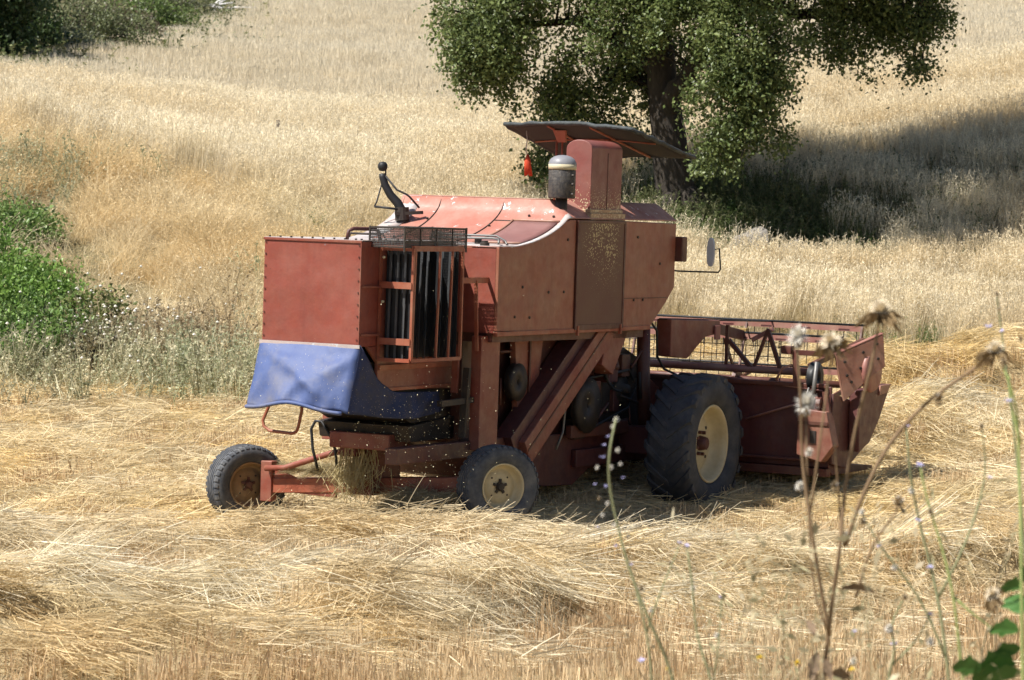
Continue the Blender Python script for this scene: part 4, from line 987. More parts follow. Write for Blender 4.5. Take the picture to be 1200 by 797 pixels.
obj('back_screen', MB().box(Cx0 + .055, Cx0 + .062, -.515, -.76, Cz0, Cz1), M['black'], cage)
m = MB()
for z in (2.25, 1.88): m.cyl((Cx0 - .03, -.53, z), (Cx0 - .01, -.53, z), .012, 8)
pieces('bolt_head', m, M['band'], cage)
for z in (2.0, 1.60): obj('cage_stay', MB().bar((-1.30, -.478, z), (Cx0, -.50, z), .012, .02), M['red'], cage)
m = MB().bar((Cx1, -.80, 2.06), (.30, -.80, 2.06), .015, .05).bar((Cx1 + .25, -.80, 2.06), (Cx1 + .30, -.80, 1.45), .015, .03, (0, 1, 0)); obj('side_strut', m, M['orange'], cage)
# screen box above the cage
scx0, scx1, sz0, sz1 = -1.16, -.10, 2.34, 2.50
sx_ = MB().box(scx0, scx1, -.79, -.785, sz0, sz1).box(scx0, scx1, -.46, -.455, sz0, sz1).box(scx0, scx0 + .005, -.785, -.46, sz0, sz1).box(scx1 - .005, scx1, -.785, -.46, sz0, sz1).box(scx0, scx1, -.79, -.45, sz1, sz1 + .005)
scr = obj('rotary_screen', sx_, M['screen'], H)
fr = MB()
for x in (scx0, scx1): 
    for y in (-.79, -.455): fr.bar((x, y, sz0 - .04), (x, y, sz1 + .01), .012, .012, (0, 1, 0))
for z in (sz0, sz1):
    for y in (-.79, -.455): fr.bar((scx0, y, z), (scx1, y, z), .012, .014)
    for x in (scx0, scx1): fr.bar((x, -.79, z), (x, -.455, z), .012, .012)
for x in (-.9, -.62, -.35): fr.bar((x, -.792, sz0), (x, -.792, sz1), .008, .012, (0, 1, 0))
obj('screen_frame', fr, M['dark'], scr)

# threshing body and frame underneath
obj('threshing_body', MB().prism([(.38, .62), (.38, 1.56), (3.5, 1.52), (3.55, .62), (2.9, .42), (1.0, .45)], 1, -.52, .52), M['red_dark'], H, .01)
for x0, x1 in ((1.62, 1.66), (1.95, 1.98), (.80, .84)): obj('body_rib', MB().box(x0, x1, -.56, -.522, .75, 1.52), M['red_dark'], H)
obj('side_cover', MB().box(1.70, 2.10, -.60, -.525, .85, 1.52), M['red_dark'], H, .01)
obj('support_post', MB().box(.22, .56, -.80, -.70, .58, 1.575), M['red'], H, .006)
obj('support_post', MB().box(.24, .54, .70, .80, .58, 1.575), M['red'], H, .006)
obj('support_post', MB().prism([(1.10, 1.57), (1.66, 1.57), (1.52, .75), (1.22, .65)], 1, -.66, -.60), M['red'], H, .006)
obj('post_flange', MB().box(1.36, 1.385, -.68, -.661, .80, 1.57), M['red_dark'], H)
# big diagonal elevator housing
def diag(p0, p1, w, y0, y1):
    p0 = Vector((p0[0], 0, p0[1])); p1 = Vector((p1[0], 0, p1[1])); d = (p1 - p0).normalized(); nn = Vector((-d.z, 0, d.x)) * w / 2
    pl = [p0 + nn, p0 - nn, p1 - nn, p1 + nn]; return MB().prism([(p.x, p.z) for p in pl], 1, y0, y1)
dg_ = obj('elevator_housing', diag((1.04, .52), (2.62, 1.60), .24, -.86, -.66), M['red'], H, .006)
obj('housing_seam', diag((1.04, .54), (2.60, 1.60), .018, -.866, -.861), M['red_dark'], dg_)
obj('housing_shadow_plate', diag((.86, .60), (2.30, 1.58), .15, -.80, -.62), M['maroon'], H, .004)
obj('discharge_elbow', MB().prism([(2.60, 1.57), (3.05, 1.57), (2.74, 1.16), (2.50, 1.26)], 1, -.84, -.66), M['red'], H, .008)
# chassis
obj('chassis_rail', MB().box(-1.05, 1.15, -.72, -.60, .52, .66), M['red_dark'], H, .008)  # grimy darker red also carries the shade under the body
obj('chassis_rail', MB().box(-.35, 1.15, .10, .26, .50, .66), M['red'], H, .008)
obj('frame_tail', MB().box(-.46, -.2, -.30, .30, .58, .72), M['red'], H, .01)
obj('sieve_box', MB().prism([(-.40, .80), (.4, .86), (.4, .66), (-.36, .66)], 1, -.46, .46), M['dark'], H, .01)  # near-black colour paints in the shade under the hood
obj('belly_hull', MB().prism([(1.0, .48), (1.2, .25), (1.9, .15), (2.45, .13), (2.80, .27), (3.6, .30), (3.6, .62), (1.0, .62)], 1, -.60, .60), M['maroon'], H, .01)
obj('axle_beam', MB().bar((3.55, -1.2, .51), (3.55, 1.2, .51), .24, .26), M['maroon'], H, .01)
obj('side_rail', MB().box(2.4, 4.2, -.66, -.60, .30, .46), M['maroon'], H, .008)
obj('side_rail', MB().box(2.2, 3.4, -.70, -.64, .58, .70), M['red_dark'], H, .008)
# rear axle: tilting beam between steered wheels
RL = Vector((-.10, 1.36, .16)); RR = Vector((0, -1.12, .31))
a0, a1 = RL + Vector((.1, -.22, -.0)), RR + Vector((0, .22, 0))
ab = obj('steering_axle', MB().bar(a0, a1, .16, .13), M['orange'], H, .008)
obj('axle_end', MB().bar(a0 + Vector((-.05, .02, -.14)), a0 + Vector((-.05, .02, .22)), .10, .12, (0, 1, 0)), M['red'], ab, .008)
obj('axle_end', MB().bar(a1 + Vector((0, -.02, -.12)), a1 + Vector((0, -.02, .16)), .10, .12, (0, 1, 0)), M['red'], ab, .008)
obj('tie_rod', MB().tube([a0 + Vector((-.14, 0, .16)), a0 + Vector((-.14, -.2, .175)), Vector((-.22, .43, .50)), Vector((-.25, .15, .56))], .027, 10), M['red'], ab, smooth=True)
obj('pivot_bracket', MB().prism([(-.22, .16), (.30, .16), (.25, .56), (-.2, .56)], 1, .0, .22), M['red'], ab, .01)
obj('wedge_plate', MB().prism([(1.10, .12), (1.10, .32), (.80, .23), (.45, .22), (.45, .10)], 0, -.07, -.04), M['red'], ab, .004)
M['chaffpile'] = simple('chaff', (.42, .34, .19), .95, 0, .4, 40, .2, 1.)
# straw mat lying on the axle: one stuff part
def local_straw(name, n, fn, coll, cols, label=None, smin=.4, smax=.7):
    P = np.array([tuple(W(*fn())) for _ in range(n)]); col = lerp3(cols[0], cols[1], rng.random(n)) * rng.uniform(.8, 1.2, (n, 1))
    s = rng.uniform(smin, smax, n)
    return scatter(name, P, np.stack([rng.normal(0, .25, n), rng.normal(0, .25, n), rng.uniform(0, 6.28, n)], 1), np.stack([s] * 3, 1), rng.integers(0, 5, n), col, coll, label=label)
local_straw('axle_chaff', 60, lambda: (random.uniform(-.12, .06), random.uniform(.25, 1.08), .30 + random.uniform(-.02, .04)), c_straw, ((.50, .42, .25), (.40, .33, .18)), 'greenish chaff lying along the rear axle beam', .22, .36)
local_straw('straw_heap', 95, lambda: (random.gauss(-.22, .14), random.gauss(-.55, .14), random.uniform(-.10, .16)), c_straw, ((.50, .42, .26), (.38, .31, .18)), 'tangled straw heap behind the right rear wheel', .5, .85)
# hanging straw wisps at the pivot
wm = MB(); 
for i in range(260):
    x, y, z = random.gauss(-.30, .07), random.gauss(.12, .10), random.uniform(.36, .62); l = random.uniform(.12, .38)
    wm.tube([(x, y, z), (x + random.gauss(0, .03), y + random.gauss(.02, .04), z - l * .6), (x + random.gauss(0, .06), y + random.gauss(.05, .07), z - l)], [.003, .003, .002], 3, False)
o = obj('hanging_straw', wm, simple('wispy_straw', (.42, .34, .17), .7, 0, .4, 20), None); o.matrix_world = MW; tag(o, 'wisps of straw caught on the rear axle pivot', kind='stuff')
# hoses
obj('hose', MB().tube([(-.4, .44, .36), (-.4, .50, .55), (-.4, .52, .72), (-.4, .48, .79), (-.4, .42, .79), (-.4, .33, .68), (-.4, .27, .55), (-.4, .25, .40)], .013, 8), M['hose'], H, smooth=True)
for k_ in range(5):
    r0 = .10 + .03 * k_; pts = [(2.95 + r0 * 1.7 * math.cos(t) + .04 * k_, -.66 - .02 * k_, 1.32 + r0 * 1.5 * math.sin(t)) for t in np.linspace(.6 * k_, 3.6 + .3 * k_, 12)]
    obj('hose', MB().tube(pts, .012, 7), M['hose'], H, smooth=True)
obj('hose', MB().tube([(3.35, -.70, 1.72), (3.55, -.78, 1.70), (3.75, -.80, 1.55), (3.78, -.80, 1.30), (3.9, -.82, 1.18), (4.1, -.86, 1.12)], .012, 7), M['hose'], H, smooth=True)
obj('hose', MB().tube([(1.75, -.68, .62), (1.80, -.70, .85), (1.95, -.70, .95), (2.05, -.70, .85), (2.02, -.70, .65), (1.9, -.7, .5)], .013, 7), M['grey'], H, smooth=True)
# drive gear lumps between post and drive wheel
obj('gearbox', MB().lathe([(0, -.74), (.03, -.74), (.035, -.70), (.10, -.70), (.12, -.68), (.12, -.60), (0, -.60)], (3.05, 0, 1.22), 'y', 20), M['red_dark'], H, smooth=True)
obj('gearbox', MB().lathe([(0, -.72), (.04, -.72), (.05, -.66), (.12, -.66), (.14, -.64), (.14, -.55), (0, -.55)], (3.35, 0, 1.0), 'y', 22), M['dark'], H, smooth=True)
obj('pulley', MB().lathe([(.03, -.74), (.26, -.74), (.24, -.71), (.26, -.68), (.03, -.68)], (2.45, 0, .88), 'y', 32, True), M['dark'], H, smooth=True)
obj('pulley', MB().lathe([(.03, -.70), (.17, -.70), (.15, -.67), (.17, -.64), (.03, -.64)], (1.12, 0, 1.14), 'y', 28, True), M['dark'], H, smooth=True)
rs_ = random.Random(5)
for i in range(12):
    x, z = rs_.uniform(2.3, 3.6), rs_.uniform(.65, 1.35); a = rs_.choice((0, PI / 2, .6, -.7)) + rs_.gauss(0, .15); l = rs_.uniform(.2, .5); y = -.62 - rs_.uniform(0, .12)
    obj('linkage_rod', MB().tube([(x - l / 2 * math.cos(a), y, z - l / 2 * math.sin(a)), (x + l / 2 * math.cos(a), y, z + l / 2 * math.sin(a))], rs_.uniform(.010, .022), 8), M[rs_.choice(('dark', 'red_dark', 'red_dark'))], H, smooth=True)
for i in range(11):
    x, z = rs_.uniform(2.2, 3.6), rs_.uniform(.62, 1.4); a, b_ = rs_.uniform(.04, .11), rs_.uniform(.04, .14); y = -.60 - rs_.uniform(0, .10)
    obj('mount_bracket', MB().box(x - a, x + a, y - .03, -.53, z - b_, z + b_), M[rs_.choice(('dark', 'red_dark', 'maroon'))], H, .008)
for i in range(9):
    x, z = rs_.uniform(.45, 2.0), rs_.uniform(.75, 1.45); l = rs_.uniform(.15, .45); y = -.58 - rs_.uniform(0, .05); a = rs_.choice((0, PI / 2))
    obj('linkage_rod', MB().tube([(x, y, z), (x + l * math.cos(a), y, min(1.5, z + l * math.sin(a)))], rs_.uniform(.010, .018), 8), M[rs_.choice(('dark', 'red_dark'))], H, smooth=True)
obj('drive_belt', MB().tube([(2.45, -.71, 1.13), (3.35, -.71, 1.18), (3.52, -.71, 1.02), (3.35, -.71, .82), (2.45, -.71, .63), (2.24, -.71, .8), (2.24, -.71, .98), (2.45, -.71, 1.13)], .014, 6), M['hose'], H, smooth=True)
obj('upright_column', MB().tube([(3.72, -.72, .62), (3.66, -.72, 1.0), (3.62, -.72, 1.62)], .065, 14), M['red_dark'], H, smooth=True)
obj('lever_bracket', MB().bar((-.25, -.66, 1.0), (.25, -.72, 1.02), .05, .05).bar((.1, -.70, .7), (.12, -.72, 1.3), .04, .06, (0, 1, 0)), M['dark'], H)
obj('frame_stay', MB().bar((.08, -.62, 1.08), (.10, -.62, 1.50), .03, .06, (0, 1, 0)), M['red'], H)
obj('feeder_house', MB().prism([(3.5, .55), (3.5, 1.45), (4.6, .95), (4.6, .30)], 1, -.45, .45), M['maroon'], H, .01)
obj('engine_block', MB().prism([(3.0, .65), (3.0, 1.30), (3.5, 1.38), (4.05, 1.20), (4.05, .6)], 1, -.60, -.46), M['dark'], H, .02)

# wheels
def wheel(name, c, R_, Wd, rimr, steer, lug, rub, outward, hubcol='maroon'):
    t = bpy.data.objects.new(name, None); COL.objects.link(t); t.parent = H; t.location = c; t.rotation_euler = (0, 0, steer); t.empty_display_size = .3
    s = -1 if outward < 0 else 1
    hw = Wd / 2; rs = R_ - rimr
    pr = [(rimr, -hw * .78), (rimr + rs * .18, -hw * .95), (rimr + rs * .45, -hw * 1.05), (rimr + rs * .75, -hw * 1.0), (R_ * .955, -hw * .86), (R_ * .975, -hw * .6), (R_ * .98, 0),
          (R_ * .975, hw * .6), (R_ * .955, hw * .86), (rimr + rs * .75, hw * 1.0), (rimr + rs * .45, hw * 1.05), (rimr + rs * .18, hw * .95), (rimr, hw * .78)]
    ty = obj('tyre', MB().lathe(pr, (0, 0, 0), 'y', 72, True), rub, t, smooth=True)
    lg = MB()
    if lug == 'chevron':
        nl = 22
        for i in range(nl):
            for sd in (-1, 1):
                a0 = 2 * PI * (i + (.5 if sd > 0 else 0)) / nl; st = []
                for k in range(7):
                    f = k / 6; y = sd * hw * (.02 + 1.0 * f); a = a0 + f * .30 ; 
                    rr = R_ * (1.0 if f < .85 else .975); ri = R_ * .955 if f < .8 else R_ * .90
                    wd = .024 + .012 * f
                    st.append((y, a, ri, rr, wd))
                base = len(lg.v)
                for (y, a, ri, rr, wd) in st:
                    for (r_, da) in ((ri, -wd * 1.5), (rr, -wd), (rr, wd), (ri, wd * 1.5)):
                        an = a + da / R_ * 1.0; lg.v.append((r_ * math.sin(an), y, r_ * math.cos(an)))
                for k in range(6):
                    q = base + k * 4
                    for e in range(3): lg.f.append((q + e, q + e + 1, q + e + 5, q + e + 4))
                lg.f += [(base, base + 3, base + 2, base + 1), (base + 24, base + 25, base + 26, base + 27)]
    else:
        nl = 40
        for i in range(nl):
            a = 2 * PI * i / nl
            for sd in (-1, 1):
                w_ = PI / nl * .62; base = len(lg.v)
                for (r_, y) in ((R_ * .93, hw * 1.0), (R_ * .985, hw * .88), (R_, hw * .62), (R_ * .96, hw * .60)):
                    for da in (-w_, w_): lg.v.append((r_ * math.sin(a + da), sd * y, r_ * math.cos(a + da)))
                for k in range(3): q = base + 2 * k; lg.f.append((q, q + 1, q + 3, q + 2))
                lg.f += [(base, base + 2, base + 4, base + 6), (base + 1, base + 7, base + 5, base + 3)]
        for y in (-.42, -.14, .14, .42):
            lg.lathe([(R_ * .975, (y - .09) * Wd / 2 * 1.1), (R_, (y - .07) * Wd / 2 * 1.1), (R_, (y + .07) * Wd / 2 * 1.1), (R_ * .975, (y + .09) * Wd / 2 * 1.1)], (0, 0, 0), 'y', 72)
    obj('tread', lg, rub, ty)
    # rim: flange, barrel, dished disc set inward
    ow = s; k = rimr
    crm = M['cream'] if hubcol != 'red_dark' else M['rustrim']
    rp = [(k * 1.02, ow * hw * .80), (k * 1.0, ow * hw * .84), (k * .955, ow * hw * .80), (k * .93, ow * hw * .55), (k * .90, ow * hw * .30), (k * .80, ow * hw * .12), (k * .72, ow * hw * .10), (k * .66, ow * hw * .20), (k * .40, ow * hw * .24), (k * .05, ow * hw * .24)]
    rm = obj('rim', MB().lathe(rp, (0, 0, 0), 'y', 64), crm, t, smooth=True, solid=.006)
    rp2 = [(k * 1.02, -ow * hw * .80), (k * .955, -ow * hw * .80), (k * .90, -ow * hw * .3), (k * .90, ow * hw * .3)]
    obj('inner_barrel', MB().lathe(rp2, (0, 0, 0), 'y', 64), M['cream'], rm, smooth=True, solid=.006)
    hb = MB().lathe([(0, ow * hw * .62), (k * .14, ow * hw * .60), (k * .17, ow * hw * .50), (k * .20, ow * hw * .26), (k * .20, ow * hw * .2)], (0, 0, 0), 'y', 24)
    nb = 5 if lug != 'chevron' else 8
    for i in range(nb):
        a = 2 * PI * i / nb + .3; x, z = k * .30 * math.cos(a), k * .30 * math.sin(a)
        if lug == 'chevron': hb.cyl((x, ow * hw * .24, z), (x, ow * hw * .40, z), k * .045, 8)
        else: hb.bar((k * .12 * math.cos(a), ow * hw * .34, k * .12 * math.sin(a)), (k * .33 * math.cos(a), ow * hw * .30, k * .33 * math.sin(a)), k * .11, k * .10, (0, 1, 0))
    obj('hub', hb, M[hubcol], t)
    m = MB()
    for i in range(4):
        a = 2 * PI * i / 4 + .8; m.cyl((k * .53 * math.cos(a), ow * hw * .22, k * .53 * math.sin(a)), (k * .53 * math.cos(a), ow * hw * .262, k * .53 * math.sin(a)), k * .045, 8)
    pieces('rim_hole', m, M['dark'], rm)
    return t
wheel('drive_wheel', (3.55, -1.33, .515), .66, .44, .365, 0, 'chevron', M['rubber'], -1)
wheel('drive_wheel', (3.55, 1.33, .515), .66, .44, .365, 0, 'chevron', M['rubber'], 1)
wheel('steering_wheel_rear', tuple(RR), .355, .235, .200, -math.radians(33), 'rib', M['rubber_dust'], -1, 'dark').name = 'rear_wheel'
wheel('rear_wheel', tuple(RL), .355, .235, .200, -math.radians(33), 'rib', M['rubber_dust'], -1, 'red_dark')

# header
HY = 2.30
hd = obj('header_trough', MB().prism([(4.60, .28), (4.60, 1.06), (4.63, 1.06), (4.66, .45), (4.95, .30), (5.75, .24), (5.78, .20), (4.7, .20)], 1, -HY + .02, HY), M['maroon'], H, .006)
obj('top_rail', MB().box(4.56, 4.64, -HY + .06, HY, 1.045, 1.085), M['red_dark'], hd, .006)
obj('bottom_rail', MB().box(4.55, 4.66, -HY + .02, HY, .19, .27).box(4.54, 4.60, -HY + .04, HY, .33, .355), M['red_dark'], hd, .006)
obj('brace_rod', MB().tube([(4.58, -.9, 1.12), (4.57, -2.2, 1.02)], .010, 6).tube([(4.585, -1.4, .70), (4.585, -2.15, .95)], .012, 6).tube([(4.585, .9, .70), (4.585, 2.15, .95)], .012, 6), M['pinkred'], hd, smooth=True)
obj('auger', MB().cyl((4.98, -HY + .08, .58), (4.98, HY - .08, .58), .16, 24), M['red_dark'], hd, smooth=True)
fl = MB()
for sd in (-1, 1):
    for i in range(90):
        a0_, a1_ = i * .28, (i + 1) * .28; y0_, y1_ = sd * (.3 + i * .022), sd * (.3 + (i + 1) * .022)
        b0 = len(fl.v)
        for (r_, a_, y_) in ((.16, a0_, y0_), (.26, a0_, y0_), (.26, a1_, y1_), (.16, a1_, y1_)): fl.v.append((4.98 + r_ * math.cos(a_), y_, .58 + r_ * math.sin(a_)))
        fl.f.append((b0, b0 + 1, b0 + 2, b0 + 3))
obj('auger_flight', fl, M['grey'], hd, solid=.006)
ck = MB()
for i in range(60):
    y = -HY + .1 + i * (2 * HY - .2) / 59; ck.prism([(y - .03, 5.76), (y + .03, 5.76), (y, 5.90)], 2, .205, .215) if False else ck.add([(5.76, y - .03, .20), (5.76, y + .03, .20), (5.90, y, .21), (5.76, y - .03, .22), (5.76, y + .03, .22)], [(0, 1, 2), (3, 2, 4), (0, 2, 3), (1, 4, 2)])
obj('cutter_bar', ck, M['grey'], hd)
# lateral drive tube
obj('drive_tube', MB().cyl((4.80, .9, 1.175), (4.85, -1.95, 1.175), .038, 18), M['pinkred'], H, smooth=True)
# end plates
endp = [(4.56, .32), (4.50, .62), (4.55, 1.0), (5.0, .92), (5.5, .98), (5.82, .96), (5.60, .60), (5.40, .45), (5.10, .32), (4.9, .26)]
obj('end_plate', MB().prism(endp, 1, -HY - .03, -HY), M['maroon'], H, .006)
obj('end_plate', MB().prism(endp, 1, HY, HY + .03), M['red_dark'], H, .006)
obj('crop_divider', MB().prism([(4.92, .80), (4.95, 1.02), (5.74, 1.06), (5.46, .72), (5.22, .50), (4.95, .42)], 1, -HY - .15, -HY - .035), M['maroon'], H, .012)
obj('divider_cap', MB().prism([(5.42, 1.055), (5.40, .96), (5.60, .98), (5.70, 1.062)], 1, -HY - .168, -HY - .150), M['shield'], H, .004)
obj('end_gearbox', MB().prism([(-2.02, .40), (-2.02, .85), (-2.32, .83), (-2.40, .50), (-2.28, .34)], 0, 4.40, 4.56), M['gear'], H, .012)
obj('end_gearbox_hole', MB().box(4.39, 4.41, -2.22, -2.16, .52, .64), M['dark'], H)
obj('gearbox_strap', MB().box(4.385, 4.41, -2.34, -2.02, .70, .73), M['red_dark'], H)
# bleached reel-drive shield (slanted sheet) and disc behind
sp = [(4.66, -2.29, 1.36), (5.05, -2.62, 1.57), (5.07, -2.64, 1.26), (4.94, -2.53, 1.15), (4.74, -2.36, .92), (4.69, -2.32, 1.17)]
shd = obj('drive_shield', MB().slab(sp, (.64, .77, 0), .035), M['shield'], H, .003)
obj('shield_top', MB().slab([(4.66, -2.29, 1.367), (5.05, -2.62, 1.577), (5.10, -2.56, 1.577), (4.71, -2.23, 1.367)], (0, 0, 1), .012), M['pinkred'], shd)
m = MB()
nrm = Vector((-.64, -.77, 0))
for (u, v) in ((.15, .25), (.55, .25), (.15, .62), (.45, .65), (.85, .2), (.85, .72), (.22, .85)):
    a = Vector(sp[0]).lerp(Vector(sp[1]), u); b_ = Vector(sp[4]).lerp(Vector(sp[2]), u); p = a.lerp(b_, v * .85); m.cyl(p, p + nrm * .012, .014, 8)
pieces('bolt_head', m, M['dark'], shd)
obj('round_guard', MB().lathe([(0, -.03), (.20, -.03), (.22, 0), (.20, .04), (0, .04)], (5.08, -2.50, 1.22), 'y', 32), M['pinkred'], H, smooth=True)
obj('reel_pulley', MB().lathe([(.03, -.03), (.15, -.03), (.12, 0), (.15, .03), (.03, .03)], (4.66, -2.08, 1.14), 'y', 28, True), M['hose'], H, smooth=True)
obj('drive_bracket', MB().bar((4.52, -1.95, 1.05), (4.52, -1.92, 1.40), .05, .05, (0, 1, 0)).bar((4.52, -1.9, 1.38), (4.66, -2.26, 1.37), .05, .05).box(4.46, 4.56, -1.90, -1.80, 1.36, 1.44), M['red_dark'], H, .004)
obj('drive_chain', MB().tube([(4.5, -2.16, 1.30), (4.5, -2.12, .80)], .022, 8).tube([(4.47, -2.10, 1.05), (4.47, -2.04, .85)], .010, 6), M['grey'], H, smooth=True)
obj('idler_arm', MB().bar((4.5, -2.26, 1.02), (4.5, -2.30, .80), .05, .05, (0, 1, 0)).cyl((4.46, -2.24, .90), (4.46, -2.20, .90), .06, 14), M['red_dark'], H)
obj('drive_bracket', MB().tube([(4.5, -1.74, 1.10), (4.5, -1.80, 1.22), (4.5, -1.9, 1.26)], .012, 6), M['pinkred'], H, smooth=True)
# reel
RC = (6.10, 1.0); RRd = .62
rl = MB(); ends = (-1.90, 1.90)
angs = [math.radians(a) for a in (70, 130, 190, 250, 310, 10)]
rl.cyl((RC[0], -1.98, RC[1]), (RC[0], 1.98, RC[1]), .035, 14)
reel = obj('reel', rl, M['red_dark'], H, smooth=True)
for a in angs:
    x, z = RC[0] + RRd * math.cos(a), RC[1] + RRd * math.sin(a)
    obj('reel_bat', MB().box(x - .010, x + .010, ends[0], ends[1], z - .045, z + .010), M['pinkred'], reel)
    obj('bat_pipe', MB().cyl((x, ends[0] - .04, z + .022), (x, ends[1] + .04, z + .022), .011, 8), M['black'], reel, smooth=True)
    tn_ = MB()
    for i in range(27):
        y = ends[0] + .06 + i * (ends[1] - ends[0] - .12) / 26
        tn_.tube([(x, y, z), (x + .01, y + .008, z - .06), (x - .02, y, z - .26)], .0045, 5, False)
    obj('tine_row', tn_, M['dark'], reel)
    m = MB()
    for i in range(9): y = ends[0] + .2 + i * .43; m.box(x - .012, x + .012, y - .06, y + .06, z - .035, z - .02)
    obj('tine_clamp', m, M['maroon'], reel)
for ye in (-1.90, -.62, .62, 1.90):
    sp_ = MB()
    for a in angs:
        x, z = RC[0] + RRd * math.cos(a), RC[1] + RRd * math.sin(a); sp_.bar((RC[0], ye, RC[1]), (x, ye, z), .045 if abs(ye) > 1 else .03, .02, (0, 1, 0))
    sp_.lathe([(0, -.02), (.10, -.02), (.10, .02), (0, .02)], (RC[0], ye, RC[1]), 'y', 18)
    obj('reel_spider', sp_, M['red_dark'], reel)
obj('reel_arm', MB().bar((4.75, -1.98, 1.24), (6.14, -1.98, 1.46), .04, .05).bar((6.10, -1.98, 1.46), (6.10, -1.98, 1.0), .05, .05, (0, 1, 0)), M['red_dark'], H)
obj('reel_arm', MB().bar((4.75, 1.98, 1.24), (6.14, 1.98, 1.46), .04, .05).bar((6.10, 1.98, 1.46), (6.10, 1.98, 1.0), .05, .05, (0, 1, 0)), M['red_dark'], H)
# crop guard netting between reel and trough (thin wires)
wr = MB()
for z in (1.22, 1.32, 1.42): wr.tube([(4.95, 1.4, z), (4.95, -1.75, z - .02)], .004, 4, False)
for i in range(26): y = 1.35 - i * .122; wr.tube([(4.95, y, 1.14), (4.95, y, 1.47)], .004, 4, False)
obj('guard_wires', wr, M['dark'], H)
# support arms over the feeder: red box beam etc
obj('lift_housing', MB().prism([(3.95, 1.30), (4.35, 1.27), (4.75, 1.47), (5.1, 1.50), (5.1, 1.63), (3.95, 1.66)], 1, -.86, -.70), M['red'], H, .01)
obj('lift_arm', MB().bar((5.1, -.80, 1.55), (5.75, -.84, 1.46), .05, .10), M['red_dark'], H, .006)
obj('lift_arm_end', MB().box(5.70, 5.78, -.88, -.80, 1.42, 1.54), simple('dusty_brass', (.30, .20, .07), .6), H, .006)
obj('tail_lamp', MB().box(4.94, 5.06, -.885, -.865, 1.44, 1.58), paint('lamp_red', (.34, .06, .05), (.36, .1, .08)), H, .006)
obj('reel_strut', MB().bar((4.83, -1.06, 1.17), (4.83, -1.06, 1.60), .03, .03, (0, 1, 0)).bar((4.83, -1.35, 1.17), (4.83, -1.08, 1.45), .04, .04, (0, 1, 0)).bar((4.83, -1.35, 1.17), (4.83, -1.5, 1.58), .03, .03, (0, 1, 0)).bar((4.83, -1.65, 1.17), (4.83, -1.5, 1.56), .03, .04, (0, 1, 0)), M['red_dark'], H)
obj('reel_strut', MB().bar((4.9, -1.3, 1.46), (4.9, -1.52, 1.58), .04, .04, (1, 0, 0)), M['pinkred'], H)
obj('control_rod', MB().tube([(3.8, -.80, 1.665), (5.3, -.84, 1.625), (6.3, -.9, 1.60)], .009, 6), M['black'], H, smooth=True)

# flying chaff behind the machine
cf = MB()
def speck(p, r):
    a = Vector((random.gauss(0, 1), random.gauss(0, 1), random.gauss(0, 1))).normalized() * r; b = a.cross(Vector((random.gauss(0, 1), random.gauss(0, 1), random.gauss(0, 1)))).normalized() * r * .5
    cf.add([p - a, p + b, p + a, p - b], [(0, 1, 2, 3)])
for _ in range(520):
    speck(W(random.gauss(-.75, .35), random.gauss(-.62, .28), random.gauss(.72, .27)), random.uniform(.003, .007))
for _ in range(260): speck(W(random.gauss(-.6, .9), random.gauss(-.9, .6), random.gauss(1.0, .5)), random.uniform(.0035, .007))
tag(obj('flying_chaff', cf, simple('chaff_flakes', (.75, .66, .42), .7), recalc=False), 'bright specks of chaff drifting in the air behind the harvester', kind='stuff')

# ------------------------------------------------------------------ foreground wild plants (on the bank near the camera)
Mst = simple('brown_dry_stem', (.20, .13, .07), .8, 0, .35, 20); Mstg = simple('pale_green_stem', (.30, .36, .12), .7, 0, .25, 14); Mgst = simple('grey_green_stem', (.24, .25, .13), .75, 0, .3, 20)
Mpap = simple('cream_pappus', (.72, .62, .46), .8, 0, .25, 60); Mpapw = simple('white_pappus', (.74, .70, .62), .8, 0, .2, 60); Mbract = simple('dry_brown_bract', (.26, .18, .09), .85, 0, .4, 40)
Mlil = simple('lilac_petals', (.42, .40, .62), .7, 0, .2, 30); Myel = simple('yellow_petals', (.75, .55, .05), .7, 0, .15, 30); Mdry = simple('withered_leaf', (.20, .14, .09), .9, 0, .4, 30); Mgreen = simple('fresh_leaf', (.06, .15, .03), .5, 0, .35, 20)
YP = 10.4
def wp(px, py, Y=YP):
    dx, dz = (px - 600) / F, (398.5 - py) / F; c, s = math.cos(PITCH), math.sin(PITCH)
    vx, vy, vz = dx, c + dz * s, -s + dz * c; t = Y / vy; return Vector((vx * t, Y, CZ + vz * t))
def petals(mb, c, up, n, l, w, spread, droop=0.):
    up = Vector(up).normalized(); a = up.orthogonal().normalized(); b_ = up.cross(a)
    for i in range(n):
        t = random.uniform(0, 2 * PI); e = random.uniform(*spread); d = (a * math.cos(t) + b_ * math.sin(t)) * math.sin(e) + up * math.cos(e)
        s = d.cross(up if abs(d.dot(up)) < .95 else a).normalized() * w; ll = l * random.uniform(.7, 1.2)
        m1 = c + d * ll * .55; tip = c + d * ll - up * droop * ll
        mb.add([c - s * .4, m1 - s, tip, m1 + s, c + s * .4], [(0, 1, 2), (0, 2, 3), (0, 3, 4)])
